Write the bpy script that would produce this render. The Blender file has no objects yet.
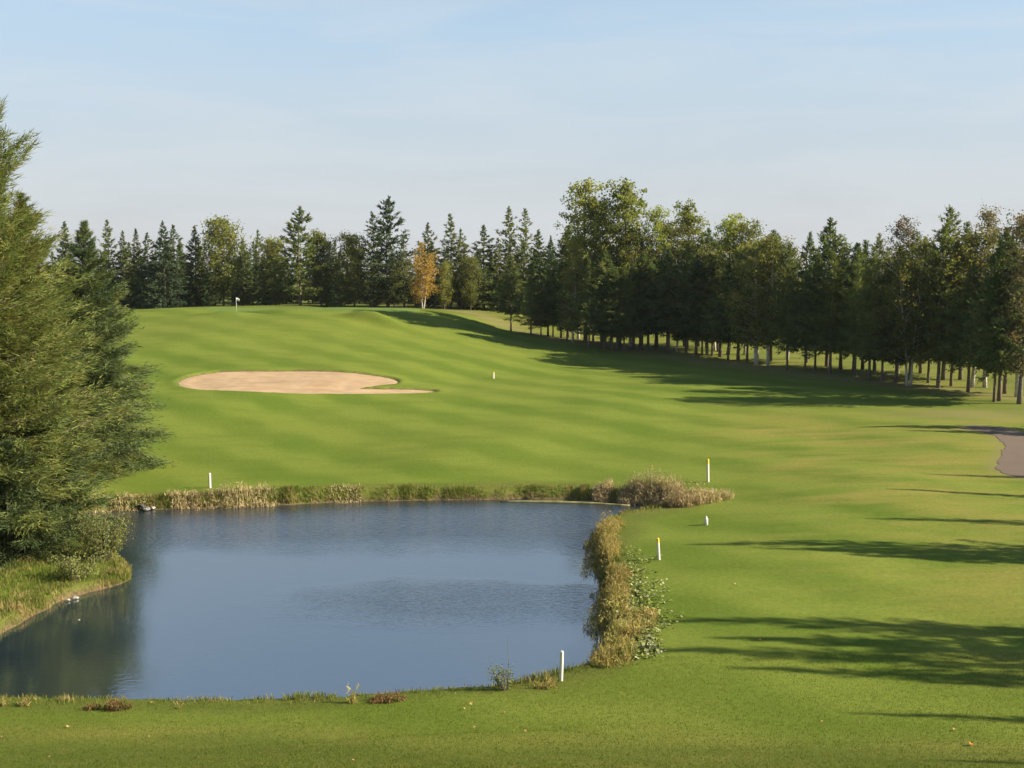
import bpy, math, random
import numpy as np
from mathutils import Vector
from mathutils.geometry import delaunay_2d_cdt

random.seed(7)
RNG = np.random.default_rng(11)
scene = bpy.context.scene
C = scene.collection
PI = math.pi

# ------------------------------------------------------------------ camera
EYE = np.array([0.0, 0.0, 14.0]); PITCH = math.radians(5.92); F = 1100.0
FW = np.array([0, math.cos(PITCH), -math.sin(PITCH)]); UP = np.array([0, math.sin(PITCH), math.cos(PITCH)])
cam = bpy.data.objects.new('camera', bpy.data.cameras.new('camera')); C.objects.link(cam)
cam.location = EYE; cam.rotation_euler = (PI/2 - PITCH, 0, 0)
cam.data.sensor_width = 36; cam.data.lens = 36*F/1024; cam.data.clip_end = 6000; cam.data.clip_start = 0.3
scene.camera = cam

def ray(px, py):
    d = FW + UP*((384-py)/F); d[0] = (px-512)/F
    return d
def at_z(px, py, z=0.0):
    d = ray(px, py); t = (z-EYE[2])/d[2]; return EYE + d*t
def at_d(px, py, y):
    d = ray(px, py); return EYE + d*(y/d[1])

# ------------------------------------------------------------------ helpers
def mesh_np(name, V, faces, mats, attrs=None, smooth=False):
    """V (n,3) and faces (m,k) arrays -> mesh"""
    me = bpy.data.meshes.new(name)
    V = np.asarray(V, dtype=np.float32); Fc = np.asarray(faces, dtype=np.int32)
    m, k = Fc.shape
    me.vertices.add(len(V)); me.vertices.foreach_set('co', V.ravel())
    me.loops.add(m*k); me.loops.foreach_set('vertex_index', Fc.ravel())
    me.polygons.add(m)
    me.polygons.foreach_set('loop_start', np.arange(0, m*k, k, dtype=np.int32))
    me.polygons.foreach_set('loop_total', np.full(m, k, dtype=np.int32))
    me.update(calc_edges=True)
    if smooth: me.polygons.foreach_set('use_smooth', np.ones(m, dtype=bool))
    for mm in (mats if isinstance(mats, (list, tuple)) else [mats]): me.materials.append(mm)
    for an, dom, arr in (attrs or []):
        arr = np.asarray(arr, dtype=np.float32)
        if arr.ndim == 2:
            a = me.attributes.new(an, 'FLOAT_COLOR', dom); a.data.foreach_set('color', arr.ravel())
        else:
            a = me.attributes.new(an, 'FLOAT', dom); a.data.foreach_set('value', arr)
    return me
class MB:
    """collects rings/tubes/quads (mixed polygons)"""
    def __init__(s): s.v = []; s.f = []
    def tube(s, pts, rad, n=7, cap=True):
        pts = [Vector(p) for p in pts]; b0 = len(s.v)
        for i, p in enumerate(pts):
            t = (pts[min(i+1, len(pts)-1)] - pts[max(i-1, 0)]).normalized()
            a = t.cross(Vector((0, 1, 0)) if abs(t.y) < .9 else Vector((1, 0, 0))).normalized(); b = t.cross(a)
            for k in range(n):
                q = 2*PI*k/n; s.v.append(p + (a*math.cos(q) + b*math.sin(q))*rad[i])
        for i in range(len(pts)-1):
            for k in range(n):
                k2 = (k+1) % n
                s.f.append((b0+i*n+k, b0+i*n+k2, b0+(i+1)*n+k2, b0+(i+1)*n+k))
        if cap:
            s.f.append(tuple(b0+k for k in range(n))[::-1]); e = b0+(len(pts)-1)*n
            s.f.append(tuple(e+k for k in range(n)))
    def mesh(s, name, mat, smooth=True):
        me = bpy.data.meshes.new(name); me.from_pydata([tuple(v) for v in s.v], [], s.f); me.materials.append(mat)
        if smooth: me.polygons.foreach_set('use_smooth', np.ones(len(me.polygons), dtype=bool))
        me.update(); return me
def link(name, data, parent=None, loc=None):
    o = bpy.data.objects.new(name, data); C.objects.link(o)
    if parent: o.parent = parent
    if loc is not None: o.location = loc
    return o
def tag(o, label, cat, group=None, kind=None):
    o['label'] = label; o['category'] = cat
    if group: o['group'] = group
    if kind: o['kind'] = kind
    return o
def struct(name, me, label, cat):
    o = link(name, me); o['kind'] = 'structure'; o['label'] = label; o['category'] = cat
    return o

# ------------------------------------------------------------------ materials
def new_mat(name):
    m = bpy.data.materials.new(name); m.use_nodes = True
    nt = m.node_tree; nt.nodes.clear()
    return m, nt
def N(nt, typ, **kw):
    n = nt.nodes.new(typ)
    for k, v in kw.items():
        if k.startswith('i_'):
            n.inputs[int(k[2:]) if k[2:].isdigit() else k[2:].replace('_', ' ')].default_value = v
        else: setattr(n, k, v)
    return n
def L(nt, a, b): nt.links.new(a, b)
def mixc(nt, fac, a, b, blend='MIX'):
    n = nt.nodes.new('ShaderNodeMix'); n.data_type = 'RGBA'; n.blend_type = blend
    for sock, val in ((n.inputs[0], fac), (n.inputs[6], a), (n.inputs[7], b)):
        if hasattr(val, 'links'): nt.links.new(val, sock)
        elif isinstance(val, (int, float)): sock.default_value = val
        else: sock.default_value = tuple(val) + ((1,) if len(val) == 3 else ())
    return n.outputs[2]
def math_n(nt, op, a, b=0.0, c=0.0):
    n = nt.nodes.new('ShaderNodeMath'); n.operation = op
    for i, v in enumerate((a, b, c)):
        if hasattr(v, 'links'): nt.links.new(v, n.inputs[i])
        else: n.inputs[i].default_value = v
    return n.outputs[0]
def noise(nt, vec, scale, detail=3, rough=.55, dist=0.0):
    n = N(nt, 'ShaderNodeTexNoise'); n.inputs['Scale'].default_value = scale; n.inputs['Detail'].default_value = detail
    n.inputs['Roughness'].default_value = rough; n.inputs['Distortion'].default_value = dist
    if vec is not None: L(nt, vec, n.inputs['Vector'])
    return n.outputs['Fac']
def ramp(nt, fac, stops):
    n = N(nt, 'ShaderNodeMapRange'); n.clamp = True
    L(nt, fac, n.inputs[0]); n.inputs[1].default_value, n.inputs[2].default_value = stops[0], stops[1]
    n.inputs[3].default_value, n.inputs[4].default_value = (stops[2], stops[3]) if len(stops) > 2 else (0, 1)
    return n.outputs[0]
def mapping(nt, vec, scale=(1, 1, 1), rot=(0, 0, 0)):
    n = N(nt, 'ShaderNodeMapping'); n.inputs['Scale'].default_value = scale; n.inputs['Rotation'].default_value = rot
    L(nt, vec, n.inputs['Vector']); return n.outputs[0]

def simple(name, col, rough=.7, var=.25, scale=6.0, spec=.3):
    m, nt = new_mat(name)
    b = N(nt, 'ShaderNodeBsdfPrincipled'); out = N(nt, 'ShaderNodeOutputMaterial'); L(nt, b.outputs[0], out.inputs[0])
    co = N(nt, 'ShaderNodeTexCoord').outputs['Object']
    f = noise(nt, co, scale, 4)
    c = mixc(nt, ramp(nt, f, (.3, .7)), [x*(1-var) for x in col], [min(1, x*(1+var)) for x in col])
    L(nt, c, b.inputs['Base Color']); b.inputs['Roughness'].default_value = rough; b.inputs['Specular IOR Level'].default_value = spec
    return m

def foliage_mat(name, dark, light, alt=None, alt_amt=.0, trans=.25, clump=.45, objvar=.22):
    """two leaf colours mixed by a per-leaf random value and clump noise; some light passes through"""
    m, nt = new_mat(name)
    out = N(nt, 'ShaderNodeOutputMaterial')
    co = N(nt, 'ShaderNodeTexCoord').outputs['Object']
    at = N(nt, 'ShaderNodeAttribute', attribute_name='tint').outputs['Fac']
    oi = N(nt, 'ShaderNodeObjectInfo').outputs['Random']
    cl = ramp(nt, noise(nt, co, clump, 3), (.36, .64))
    f = math_n(nt, 'ADD', math_n(nt, 'MULTIPLY', at, .55), math_n(nt, 'MULTIPLY', cl, .45))
    c = mixc(nt, f, dark, light)
    if alt:
        a2 = ramp(nt, noise(nt, mapping(nt, co, (1, 1, .8)), clump*1.4, 2), (.62-alt_amt*.35, .78-alt_amt*.3))
        c = mixc(nt, a2, c, alt)
    hs = N(nt, 'ShaderNodeHueSaturation'); L(nt, c, hs.inputs['Color'])
    L(nt, ramp(nt, oi, (0, 1, 1-objvar, 1+objvar)), hs.inputs['Value'])
    L(nt, ramp(nt, math_n(nt, 'FRACT', math_n(nt, 'MULTIPLY', oi, 7.31)), (0, 1, .485, .512)), hs.inputs['Hue'])
    d = N(nt, 'ShaderNodeBsdfDiffuse'); t = N(nt, 'ShaderNodeBsdfTranslucent'); mx = N(nt, 'ShaderNodeMixShader')
    mx.inputs[0].default_value = trans
    L(nt, hs.outputs[0], d.inputs[0]); L(nt, mixc(nt, 1.0, hs.outputs[0], (1.3, 1.25, .7), 'MULTIPLY'), t.inputs[0])
    L(nt, d.outputs[0], mx.inputs[1]); L(nt, t.outputs[0], mx.inputs[2]); L(nt, mx.outputs[0], out.inputs[0])
    return m

M = {}
M['spruce'] = foliage_mat('spruce_needles', (.044, .072, .028), (.135, .175, .062), (.17, .18, .065), .4, trans=.36)
M['spruce_blue'] = foliage_mat('blue_spruce_needles', (.045, .070, .038), (.10, .135, .068), trans=.2)
M['larch'] = foliage_mat('larch_needles', (.085, .112, .036), (.20, .225, .075), (.16, .15, .045), .3, trans=.42)
M['near_larch'] = foliage_mat('tall_larch_needles', (.085, .110, .030), (.225, .245, .070), (.20, .17, .055), .25, trans=.34, clump=.9)
M['near_spruce'] = foliage_mat('near_spruce_needles', (.042, .064, .027), (.118, .150, .058), (.15, .16, .05), .3, trans=.24, clump=.7)
M['poplar'] = foliage_mat('poplar_leaves', (.15, .18, .045), (.32, .335, .09), (.32, .27, .08), .25, trans=.45)
M['birch'] = foliage_mat('birch_leaves', (.11, .13, .036), (.24, .25, .075), (.24, .19, .055), .3, trans=.45)
M['brown_birch'] = foliage_mat('thin_birch_leaves', (.115, .115, .055), (.22, .21, .11), (.25, .18, .09), .4, trans=.33)
M['golden'] = foliage_mat('golden_birch_leaves', (.34, .235, .05), (.50, .37, .10), (.40, .24, .05), .35, trans=.35)
M['bush'] = foliage_mat('bush_leaves', (.10, .12, .035), (.24, .26, .09), trans=.3, clump=2)
M['reed'] = foliage_mat('dry_reed', (.25, .20, .09), (.58, .47, .27), (.28, .24, .09), .3, trans=.25, clump=1.5, objvar=.12)
M['tallgrass'] = foliage_mat('tall_grass_straw', (.19, .175, .045), (.46, .36, .14), (.17, .19, .045), .3, trans=.3, clump=1.2, objvar=.12)
M['bankgrass'] = foliage_mat('bank_grass_blades', (.080, .110, .020), (.18, .20, .045), (.34, .27, .11), .35, trans=.3, clump=1.0, objvar=0)
M['weeds'] = foliage_mat('broad_weed_leaves', (.13, .175, .035), (.25, .29, .08), (.46, .46, .28), .35, trans=.25, clump=3, objvar=0)
M['rust_weed'] = foliage_mat('rust_weed', (.12, .07, .03), (.24, .15, .07), (.10, .10, .03), .4, trans=.25, clump=3)
M['bark'] = simple('spruce_bark', (.16, .115, .08), .9, .45, 9)
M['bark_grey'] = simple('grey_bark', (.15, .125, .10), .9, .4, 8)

def birch_bark():
    m, nt = new_mat('birch_bark')
    b = N(nt, 'ShaderNodeBsdfPrincipled'); out = N(nt, 'ShaderNodeOutputMaterial'); L(nt, b.outputs[0], out.inputs[0])
    co = N(nt, 'ShaderNodeTexCoord').outputs['Object']
    f = noise(nt, mapping(nt, co, (3, 3, 7)), 1.6, 4)
    L(nt, mixc(nt, ramp(nt, f, (.56, .62)), (.52, .47, .39), (.07, .06, .05)), b.inputs['Base Color']); b.inputs['Roughness'].default_value = .8
    return m
M['birch_bark'] = birch_bark()
M['white_paint'] = simple('white_stake_paint', (.66, .62, .52), .5, .08, 14)
M['yellow_paint'] = simple('yellow_stake_paint', (.72, .50, .06), .5, .1, 14)
M['stone_white'] = simple('pale_stone', (.36, .33, .27), .8, .3, 7)
M['stone_grey'] = simple('grey_stone', (.20, .18, .15), .9, .4, 6)
M['concrete_dark'] = simple('dark_pipe', (.055, .052, .05), .8, .4, 6)
M['flag'] = simple('flag_cloth', (.80, .78, .74), .8, .05, 3)
M['leaf_dry'] = simple('dry_leaf', (.42, .24, .09), .7, .35, 20)
M['leaf_orange'] = simple('orange_leaf', (.62, .17, .03), .7, .2, 20)
M['log'] = simple('wet_weed_mat', (.20, .18, .07), .8, .4, 3)

def ground_mat():
    m, nt = new_mat('grass_ground')
    b = N(nt, 'ShaderNodeBsdfPrincipled'); out = N(nt, 'ShaderNodeOutputMaterial'); L(nt, b.outputs[0], out.inputs[0])
    co = N(nt, 'ShaderNodeNewGeometry').outputs['Position']
    mk = N(nt, 'ShaderNodeAttribute', attribute_name='mask')
    sp = N(nt, 'ShaderNodeSeparateColor'); L(nt, mk.outputs['Color'], sp.inputs[0])
    bank, rough, dry, worn = sp.outputs[0], sp.outputs[1], sp.outputs[2], mk.outputs['Alpha']
    big = noise(nt, co, .045, 3); mid = noise(nt, mapping(nt, co, (.6, 1.5, 1), (0, 0, .15)), .35, 4); fine = noise(nt, co, 5.0, 4, .7); grain = noise(nt, co, 26.0, 2, .7)
    # fairway: mown stripes run across the slope in wide soft bands
    wv = N(nt, 'ShaderNodeTexWave'); wv.wave_type = 'BANDS'; wv.bands_direction = 'Y'
    wv.inputs['Scale'].default_value = .045; wv.inputs['Distortion'].default_value = .7; wv.inputs['Detail'].default_value = 2; wv.inputs['Detail Scale'].default_value = .5
    L(nt, mapping(nt, co, (1, 1, 1), (0, 0, .74)), wv.inputs['Vector'])
    wv2 = N(nt, 'ShaderNodeTexWave'); wv2.wave_type = 'BANDS'; wv2.bands_direction = 'X'
    wv2.inputs['Scale'].default_value = .060; wv2.inputs['Distortion'].default_value = 1.2; wv2.inputs['Detail'].default_value = 1; wv2.inputs['Detail Scale'].default_value = .3
    L(nt, mapping(nt, co, (1, 1, 1), (0, 0, .06)), wv2.inputs['Vector'])
    stripe = math_n(nt, 'ADD', math_n(nt, 'MULTIPLY', wv.outputs['Fac'], .74), math_n(nt, 'MULTIPLY', wv2.outputs['Fac'], .26))
    fair = mixc(nt, ramp(nt, stripe, (.25, .75)), (.095, .138, .016), (.138, .175, .025))
    fair = mixc(nt, math_n(nt, 'MULTIPLY', ramp(nt, big, (.42, .65)), .55), fair, (.155, .176, .028))
    fair = mixc(nt, math_n(nt, 'MULTIPLY', ramp(nt, mid, (.45, .72)), .45), fair, (.082, .118, .013))
    roughc = mixc(nt, ramp(nt, mid, (.35, .65)), (.082, .108, .017), (.122, .132, .026))
    g = mixc(nt, rough, fair, roughc)
    yel = math_n(nt, 'MULTIPLY', dry, ramp(nt, noise(nt, mapping(nt, co, (.5, 1.6, 1)), .28, 4, .6), (.40, .66)))
    g = mixc(nt, math_n(nt, 'MULTIPLY', yel, .95), g, (.20, .182, .040))
    fm = ramp(nt, fine, (.25, .75, .80, 1.18)); gm = ramp(nt, grain, (.25, .75, .82, 1.18))
    vm = N(nt, 'ShaderNodeCombineColor'); pm = math_n(nt, 'MULTIPLY', fm, gm)
    for i in range(3): L(nt, pm, vm.inputs[i])
    g = mixc(nt, 1.0, g, vm.outputs[0], 'MULTIPLY')
    wornc = mixc(nt, ramp(nt, fine, (.35, .65)), (.20, .155, .075), (.17, .165, .05))
    g = mixc(nt, math_n(nt, 'MULTIPLY', worn, ramp(nt, mid, (.25, .6, .3, .9))), g, wornc)
    earth = mixc(nt, ramp(nt, fine, (.35, .65)), (.07, .050, .026), (.18, .125, .062))
    g = mixc(nt, bank, g, earth)
    L(nt, g, b.inputs['Base Color']); b.inputs['Roughness'].default_value = .95; b.inputs['Specular IOR Level'].default_value = .05
    bp = N(nt, 'ShaderNodeBump'); bp.inputs['Strength'].default_value = .5; bp.inputs['Distance'].default_value = .06
    hh = math_n(nt, 'ADD', math_n(nt, 'MULTIPLY', fine, .6), math_n(nt, 'MULTIPLY', grain, .5))
    L(nt, hh, bp.inputs['Height']); L(nt, bp.outputs[0], b.inputs['Normal'])
    return m
M['ground'] = ground_mat()

def sand_mat():
    m, nt = new_mat('bunker_sand')
    b = N(nt, 'ShaderNodeBsdfPrincipled'); out = N(nt, 'ShaderNodeOutputMaterial'); L(nt, b.outputs[0], out.inputs[0])
    co = N(nt, 'ShaderNodeNewGeometry').outputs['Position']
    a = noise(nt, mapping(nt, co, (.7, 1.4, 1)), .6, 5, .6); f = noise(nt, co, 7, 4, .7)
    c = mixc(nt, ramp(nt, a, (.35, .65)), (.325, .222, .120), (.42, .298, .170))
    c = mixc(nt, math_n(nt, 'MULTIPLY', ramp(nt, f, (.52, .72)), .5), c, (.28, .185, .10))
    L(nt, c, b.inputs['Base Color']); b.inputs['Roughness'].default_value = .95; b.inputs['Specular IOR Level'].default_value = .1
    wv = N(nt, 'ShaderNodeTexWave'); wv.inputs['Scale'].default_value = 1.2; wv.inputs['Distortion'].default_value = 6; L(nt, mapping(nt, co, (.2, 1, 1)), wv.inputs['Vector'])
    bp = N(nt, 'ShaderNodeBump'); bp.inputs['Strength'].default_value = .4; bp.inputs['Distance'].default_value = .05
    L(nt, math_n(nt, 'ADD', f, math_n(nt, 'MULTIPLY', wv.outputs['Fac'], .5)), bp.inputs['Height']); L(nt, bp.outputs[0], b.inputs['Normal'])
    return m
M['sand'] = sand_mat()
def path_mat():
    m, nt = new_mat('gravel_path')
    b = N(nt, 'ShaderNodeBsdfPrincipled'); out = N(nt, 'ShaderNodeOutputMaterial'); L(nt, b.outputs[0], out.inputs[0])
    co = N(nt, 'ShaderNodeNewGeometry').outputs['Position']
    a = noise(nt, co, .7, 4); f = noise(nt, co, 12, 3, .7)
    c = mixc(nt, a, (.118, .090, .064), (.160, .122, .088)); c = mixc(nt, math_n(nt, 'MULTIPLY', ramp(nt, f, (.4, .7)), .4), c, (.15, .11, .085))
    L(nt, c, b.inputs['Base Color']); b.inputs['Roughness'].default_value = .95; b.inputs['Specular IOR Level'].default_value = .1
    return m
M['path'] = path_mat()
def water_mat():
    m, nt = new_mat('pond_water')
    b = N(nt, 'ShaderNodeBsdfPrincipled'); out = N(nt, 'ShaderNodeOutputMaterial'); L(nt, b.outputs[0], out.inputs[0])
    co = N(nt, 'ShaderNodeNewGeometry').outputs['Position']
    b.inputs['Base Color'].default_value = (.013, .023, .033, 1); b.inputs['IOR'].default_value = 4.7
    sx = N(nt, 'ShaderNodeSeparateXYZ'); L(nt, co, sx.inputs[0])
    # breeze patches: one lens of ripples mid pond, more ripples towards the far shore
    warp = math_n(nt, 'MULTIPLY', math_n(nt, 'SUBTRACT', noise(nt, mapping(nt, co, (.35, 1, 1)), .35, 4), .5), 3.5)
    yy = math_n(nt, 'ADD', sx.outputs[1], warp); xx = math_n(nt, 'ADD', sx.outputs[0], math_n(nt, 'MULTIPLY', warp, 1.5))
    far = ramp(nt, yy, (52.5, 57.0)); 
    dx = math_n(nt, 'DIVIDE', math_n(nt, 'ADD', xx, 2.5), 7.0); dy = math_n(nt, 'DIVIDE', math_n(nt, 'SUBTRACT', yy, 45.2), 3.2)
    rr = math_n(nt, 'ADD', math_n(nt, 'MULTIPLY', dx, dx), math_n(nt, 'MULTIPLY', dy, dy))
    lens = ramp(nt, rr, (1.7, .1))
    patch = math_n(nt, 'MAXIMUM', math_n(nt, 'MULTIPLY', far, .7), math_n(nt, 'MULTIPLY', lens, .6))
    w1 = noise(nt, mapping(nt, co, (.6, 1.4, 1), (0, 0, .12)), 4.2, 3, .6); w0 = noise(nt, mapping(nt, co, (.5, 1.2, 1)), .8, 2)
    amp = math_n(nt, 'ADD', .10, math_n(nt, 'MULTIPLY', patch, 1.0))
    h = math_n(nt, 'MULTIPLY', math_n(nt, 'ADD', w1, math_n(nt, 'MULTIPLY', w0, .25)), amp)
    bp = N(nt, 'ShaderNodeBump'); bp.inputs['Strength'].default_value = .5; bp.inputs['Distance'].default_value = .10
    L(nt, h, bp.inputs['Height']); L(nt, bp.outputs[0], b.inputs['Normal'])
    L(nt, ramp(nt, patch, (0, 1, .02, .05)), b.inputs['Roughness'])
    return m
M['water'] = water_mat()

# ------------------------------------------------------------------ terrain
def fill_poly(poly, px, py):
    """signed distance (positive outside) of points to polygon"""
    P = np.asarray(poly); x = px; y = py
    inside = np.zeros(x.shape, bool); dist = np.full(x.shape, 1e9)
    for i in range(len(P)):
        a, b = P[i], P[(i+1) % len(P)]
        c = ((a[1] > y) != (b[1] > y)) & (x < (b[0]-a[0])*(y-a[1])/(b[1]-a[1]+1e-12)+a[0]); inside ^= c
        ab = b-a; t = np.clip(((x-a[0])*ab[0]+(y-a[1])*ab[1])/(ab@ab+1e-12), 0, 1)
        dist = np.minimum(dist, np.hypot(x-a[0]-t*ab[0], y-a[1]-t*ab[1]))
    return np.where(inside, -dist, dist)
def resample(poly, step, jit=0.0, seed=1, closed=True):
    r = np.random.default_rng(seed); P = np.asarray(poly, float); out = []
    n = len(P)
    def cr(p0, p1, p2, p3, t): return .5*((2*p1)+(-p0+p2)*t+(2*p0-5*p1+4*p2-p3)*t*t+(-p0+3*p1-3*p2+p3)*t**3)
    rng = range(n) if closed else range(n-1)
    for i in rng:
        g = (lambda k: P[k % n]) if closed else (lambda k: P[min(max(k, 0), n-1)])
        p0, p1, p2, p3 = g(i-1), g(i), g(i+1), g(i+2)
        k = max(1, int(np.hypot(*(p2-p1))/step))
        for j in range(k): out.append(cr(p0, p1, p2, p3, j/k) + r.normal(0, jit, 2)*(1 if jit else 0))
    return np.array(out)
POND_PX = [(60, 514), (100, 512), (150, 510), (210, 508.5), (270, 506), (340, 502.5), (440, 500.5), (540, 499.5), (600, 502), (640, 505), (676, 508), (672, 513), (640, 517.5), (610, 522),
           (592, 545), (600, 580), (600, 620), (602, 652), (590, 669), (560, 683), (520, 694), (450, 700), (380, 704), (300, 707), (200, 709), (100, 708), (0, 705), (-90, 700),
           (-180, 690), (-160, 672), (-60, 662), (0, 637), (40, 614), (70, 599), (100, 591), (130, 582), (134, 574), (124, 560), (108, 546), (95, 532), (70, 522)]
POND = resample([at_z(a, b)[:2] for a, b in POND_PX], .6, .07, 3)
BUNK_PX = [(178, 384), (186, 377), (213, 371.5), (262, 370), (315, 370), (355, 372), (385, 376), (398, 380), (394, 384), (374, 386), (360, 387.2), (385, 387.6), (412, 388.2), (432, 389.5), (437, 391.6), (420, 393.3), (380, 394), (330, 394), (280, 393.2), (230, 391), (196, 389.3)]

ctrl = np.array([
 (0, 0, 12.4), (-40, 0, 12.4), (40, 0, 12.2), (0, 10, 8), (-25, 12, 7.2), (28, 12, 7.0), (0, 20, 3.9), (-22, 20, 3.7), (24, 20, 3.7), (0, 26, 1.95), (-16, 26, 1.75), (16, 26, 2.05),
 (-14, 32, .75), (0, 32, .8), (14, 32, 1.1), (30, 32, 1.5), (5, 37, .75), (15, 40, 1.0), (30, 42, 1.4), (7, 50, .8), (20, 50, 1.2), (42, 50, 1.6), (10, 60, .9), (12, 70, 1.1), (32, 70, 1.5), (62, 70, 2.1),
 (-25, 68, .7), (-10, 69, .75), (3, 70, .8), (-25, 99, 3.05), (-25, 111, 4.05), (-12, 105, 3.0), (-20, 140, 6.4), (-25, 163, 8.2), (-42, 165, 8.3), (-10, 163, 7.5), (-25, 185, 7.75), (-60, 185, 7.8), (-4, 188, 7.3), (-12, 180, 7.55),
 (0, 100, 2.3), (0, 120, 2.75), (0, 140, 3.7), (0, 165, 5.0), (20, 140, 3.0), (12, 150, 3.8), (46, 100, 2.0), (30, 120, 2.4), (60, 120, 2.8), (40, 150, 3.7), (60, 170, 4.6), (100, 100, 3.4), (100, 200, 7),
 (20, 200, 7.2), (0, 240, 8), (-100, 240, 8.2), (100, 300, 9), (-100, 320, 9), (-33, 90, 2.3), (-40, 120, 4.8),
 (-24, 56, .65), (-30, 62, .8), (-32, 75, 1.1), (-44, 60, .9), (-70, 60, 1.3), (-70, 100, 3.4), (-70, 150, 7), (-30, 40, .4), (-40, 30, 1.2), (20, 85, 1.6), (35, 90, 1.9)], float)
def tps_fit(P):
    n = len(P); d = np.hypot(P[:, None, 0]-P[None, :, 0], P[:, None, 1]-P[None, :, 1])
    K = np.where(d > 0, d*d*np.log(d+1e-9), 0) + np.eye(n)*6.0
    Q = np.c_[np.ones(n), P[:, :2]]
    A = np.block([[K, Q], [Q.T, np.zeros((3, 3))]])
    return np.linalg.solve(A, np.r_[P[:, 2], 0, 0, 0])
W = tps_fit(ctrl)
def tps(x, y):
    z = W[-3] + W[-2]*x + W[-1]*y
    for i in range(len(ctrl)):
        d2 = (x-ctrl[i, 0])**2 + (y-ctrl[i, 1])**2
        z = z + W[i]*.5*d2*np.log(d2+1e-9)
    return z
def g2(x, y, cx, cy, sx, sy, rot=0):
    c, s = math.cos(rot), math.sin(rot); u = (x-cx)*c+(y-cy)*s; v = -(x-cx)*s+(y-cy)*c
    return np.exp(-(u/sx)**2-(v/sy)**2)
_wr = np.random.default_rng(5); WAVES = [( _wr.uniform(0, 2*PI), lam, _wr.uniform(0, 2*PI)) for lam in (7, 9, 11, 14, 17, 21, 26, 31)]
def base_h(x, y):
    xc = np.clip(x, -110, 110); yc = np.clip(y, -5, 310)
    z = tps(xc, yc)
    for a, lam, ph in WAVES: z = z + (.0010 if lam < 13 else .0024)*lam*np.sin((x*math.cos(a)+y*math.sin(a))*2*PI/lam+ph)
    z = z + 1.5*g2(x, y, -18.5, 148, 4.6, 1.3, -.40) + .35*g2(x, y, -31, 156, 6, 2, -.2) - .45*g2(x, y, -15, 153, 8, 2.2, .05)
    z = z + .5*g2(x, y, -39, 152, 5, 3, .3) - .9*g2(x, y, -39, 155, 6, 1.6, -.2) - .3*g2(x, y, -8, 112, 8, 5) + .35*g2(x, y, -17.5, 104.5, 5, 1.6)
    return z
# adjust bunker polygon onto the slope
def hit(px, py, fn=base_h):
    d = ray(px, py); t = np.linspace(18, 330, 6000)
    X = EYE[0]+d[0]*t; Y = EYE[1]+d[1]*t; Z = EYE[2]+d[2]*t
    gz = fn(X, Y); k = np.argmax(Z < gz)
    return np.array([X[k], Y[k], gz[k]])
BUNK = resample([hit(a, b)[:2] for a, b in BUNK_PX], .5, .04, 4)
PATH_PX = [(962, 428.0), (972, 430), (986, 433), (998, 438), (1004, 447), (1001, 457), (998, 466), (1006, 474), (1040, 479), (1100, 480), (1110, 455), (1060, 440), (1010, 430), (985, 426.5), (970, 426)]
PATHP = resample([hit(a, b)[:2] for a, b in PATH_PX], .45, .11, 6)

def height(x, y):
    z = base_h(x, y)
    sd = fill_poly(POND, x, y)
    near = np.where(sd < 6, np.clip(z, .34, 1.15), np.maximum(z, .34))
    k = np.clip((sd-2)/5, 0, 1); z = near*(1-k) + np.maximum(z, .34)*k
    f = np.clip(sd/.55, 0, 1); f = f*f*(3-2*f)
    z = np.where(sd > 0, -.06 + (z+.06)*f, -.06 - np.minimum(1.6, -sd*.55))
    bd = fill_poly(BUNK, x, y)
    f = np.clip((.12-bd)/.5, 0, 1); z = z - .34*f
    z = z + .08*np.exp(-((bd-.5)/.6)**2)*(bd > 0)
    return z, sd, bd

xs = np.concatenate([-np.geomspace(420, 47, 34)[:-1], np.arange(-46, -20, .3), np.arange(-20, 26, .25), np.arange(26, 62, .45), np.geomspace(62, 420, 34)])
ys = np.concatenate([[-60, -30, -15, -8], np.arange(-4, 24, 1.0), np.arange(24, 80, .25), np.arange(80, 118, .26), np.arange(118, 205, .6), np.geomspace(205, 620, 36)])
GX, GY = np.meshgrid(xs, ys); HZ, SD, BD = height(GX.ravel(), GY.ravel())
HZ = HZ.reshape(GX.shape)
def gz(x, y):
    x = np.asarray(x, float); y = np.asarray(y, float)
    i = np.clip(np.searchsorted(xs, x)-1, 0, len(xs)-2); j = np.clip(np.searchsorted(ys, y)-1, 0, len(ys)-2)
    u = (x-xs[i])/(xs[i+1]-xs[i]); v = (y-ys[j])/(ys[j+1]-ys[j])
    return (HZ[j, i]*(1-u)+HZ[j, i+1]*u)*(1-v)+(HZ[j+1, i]*(1-u)+HZ[j+1, i+1]*u)*v
def spot(px, py):
    p = hit(px, py, lambda X, Y: gz(X, Y)); return Vector(p)

def smooth(a, b, v): t = np.clip((v-a)/(b-a), 0, 1); return t*t*(3-2*t)
X, Y = GX.ravel(), GY.ravel(); Zf = HZ.ravel()
_n = np.random.default_rng(8); wob = sum(np.sin((X*math.cos(a)+Y*math.sin(a))*2*PI/lam+ph) for a, lam, ph in WAVES)/4
bank = (1-smooth(.06, .30, Zf + .07*wob))*(SD < 1.2)
bank = np.maximum(bank, np.where((BD > -1) & (BD < .03), .8, 0))
rough = np.maximum(1-smooth(1.2, 2.8, SD+.6*wob), 1-smooth(26.5, 30.5, Y+.12*X+1.2*wob))
rough = np.maximum(rough, smooth(168, 178, Y+2*wob))
rline = 46 - (Y-100)*46/65.0     # the tree row
rough = np.maximum(rough, smooth(-7, -1, X-rline+2*wob)*smooth(85, 96, Y)*.6)
dry = smooth(8, 22, X+2*wob)*(1-smooth(86, 100, Y))*smooth(31, 36, Y)
dry = np.maximum(dry, .75*smooth(-6, 0, X-rline)*smooth(90, 97, Y))
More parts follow.
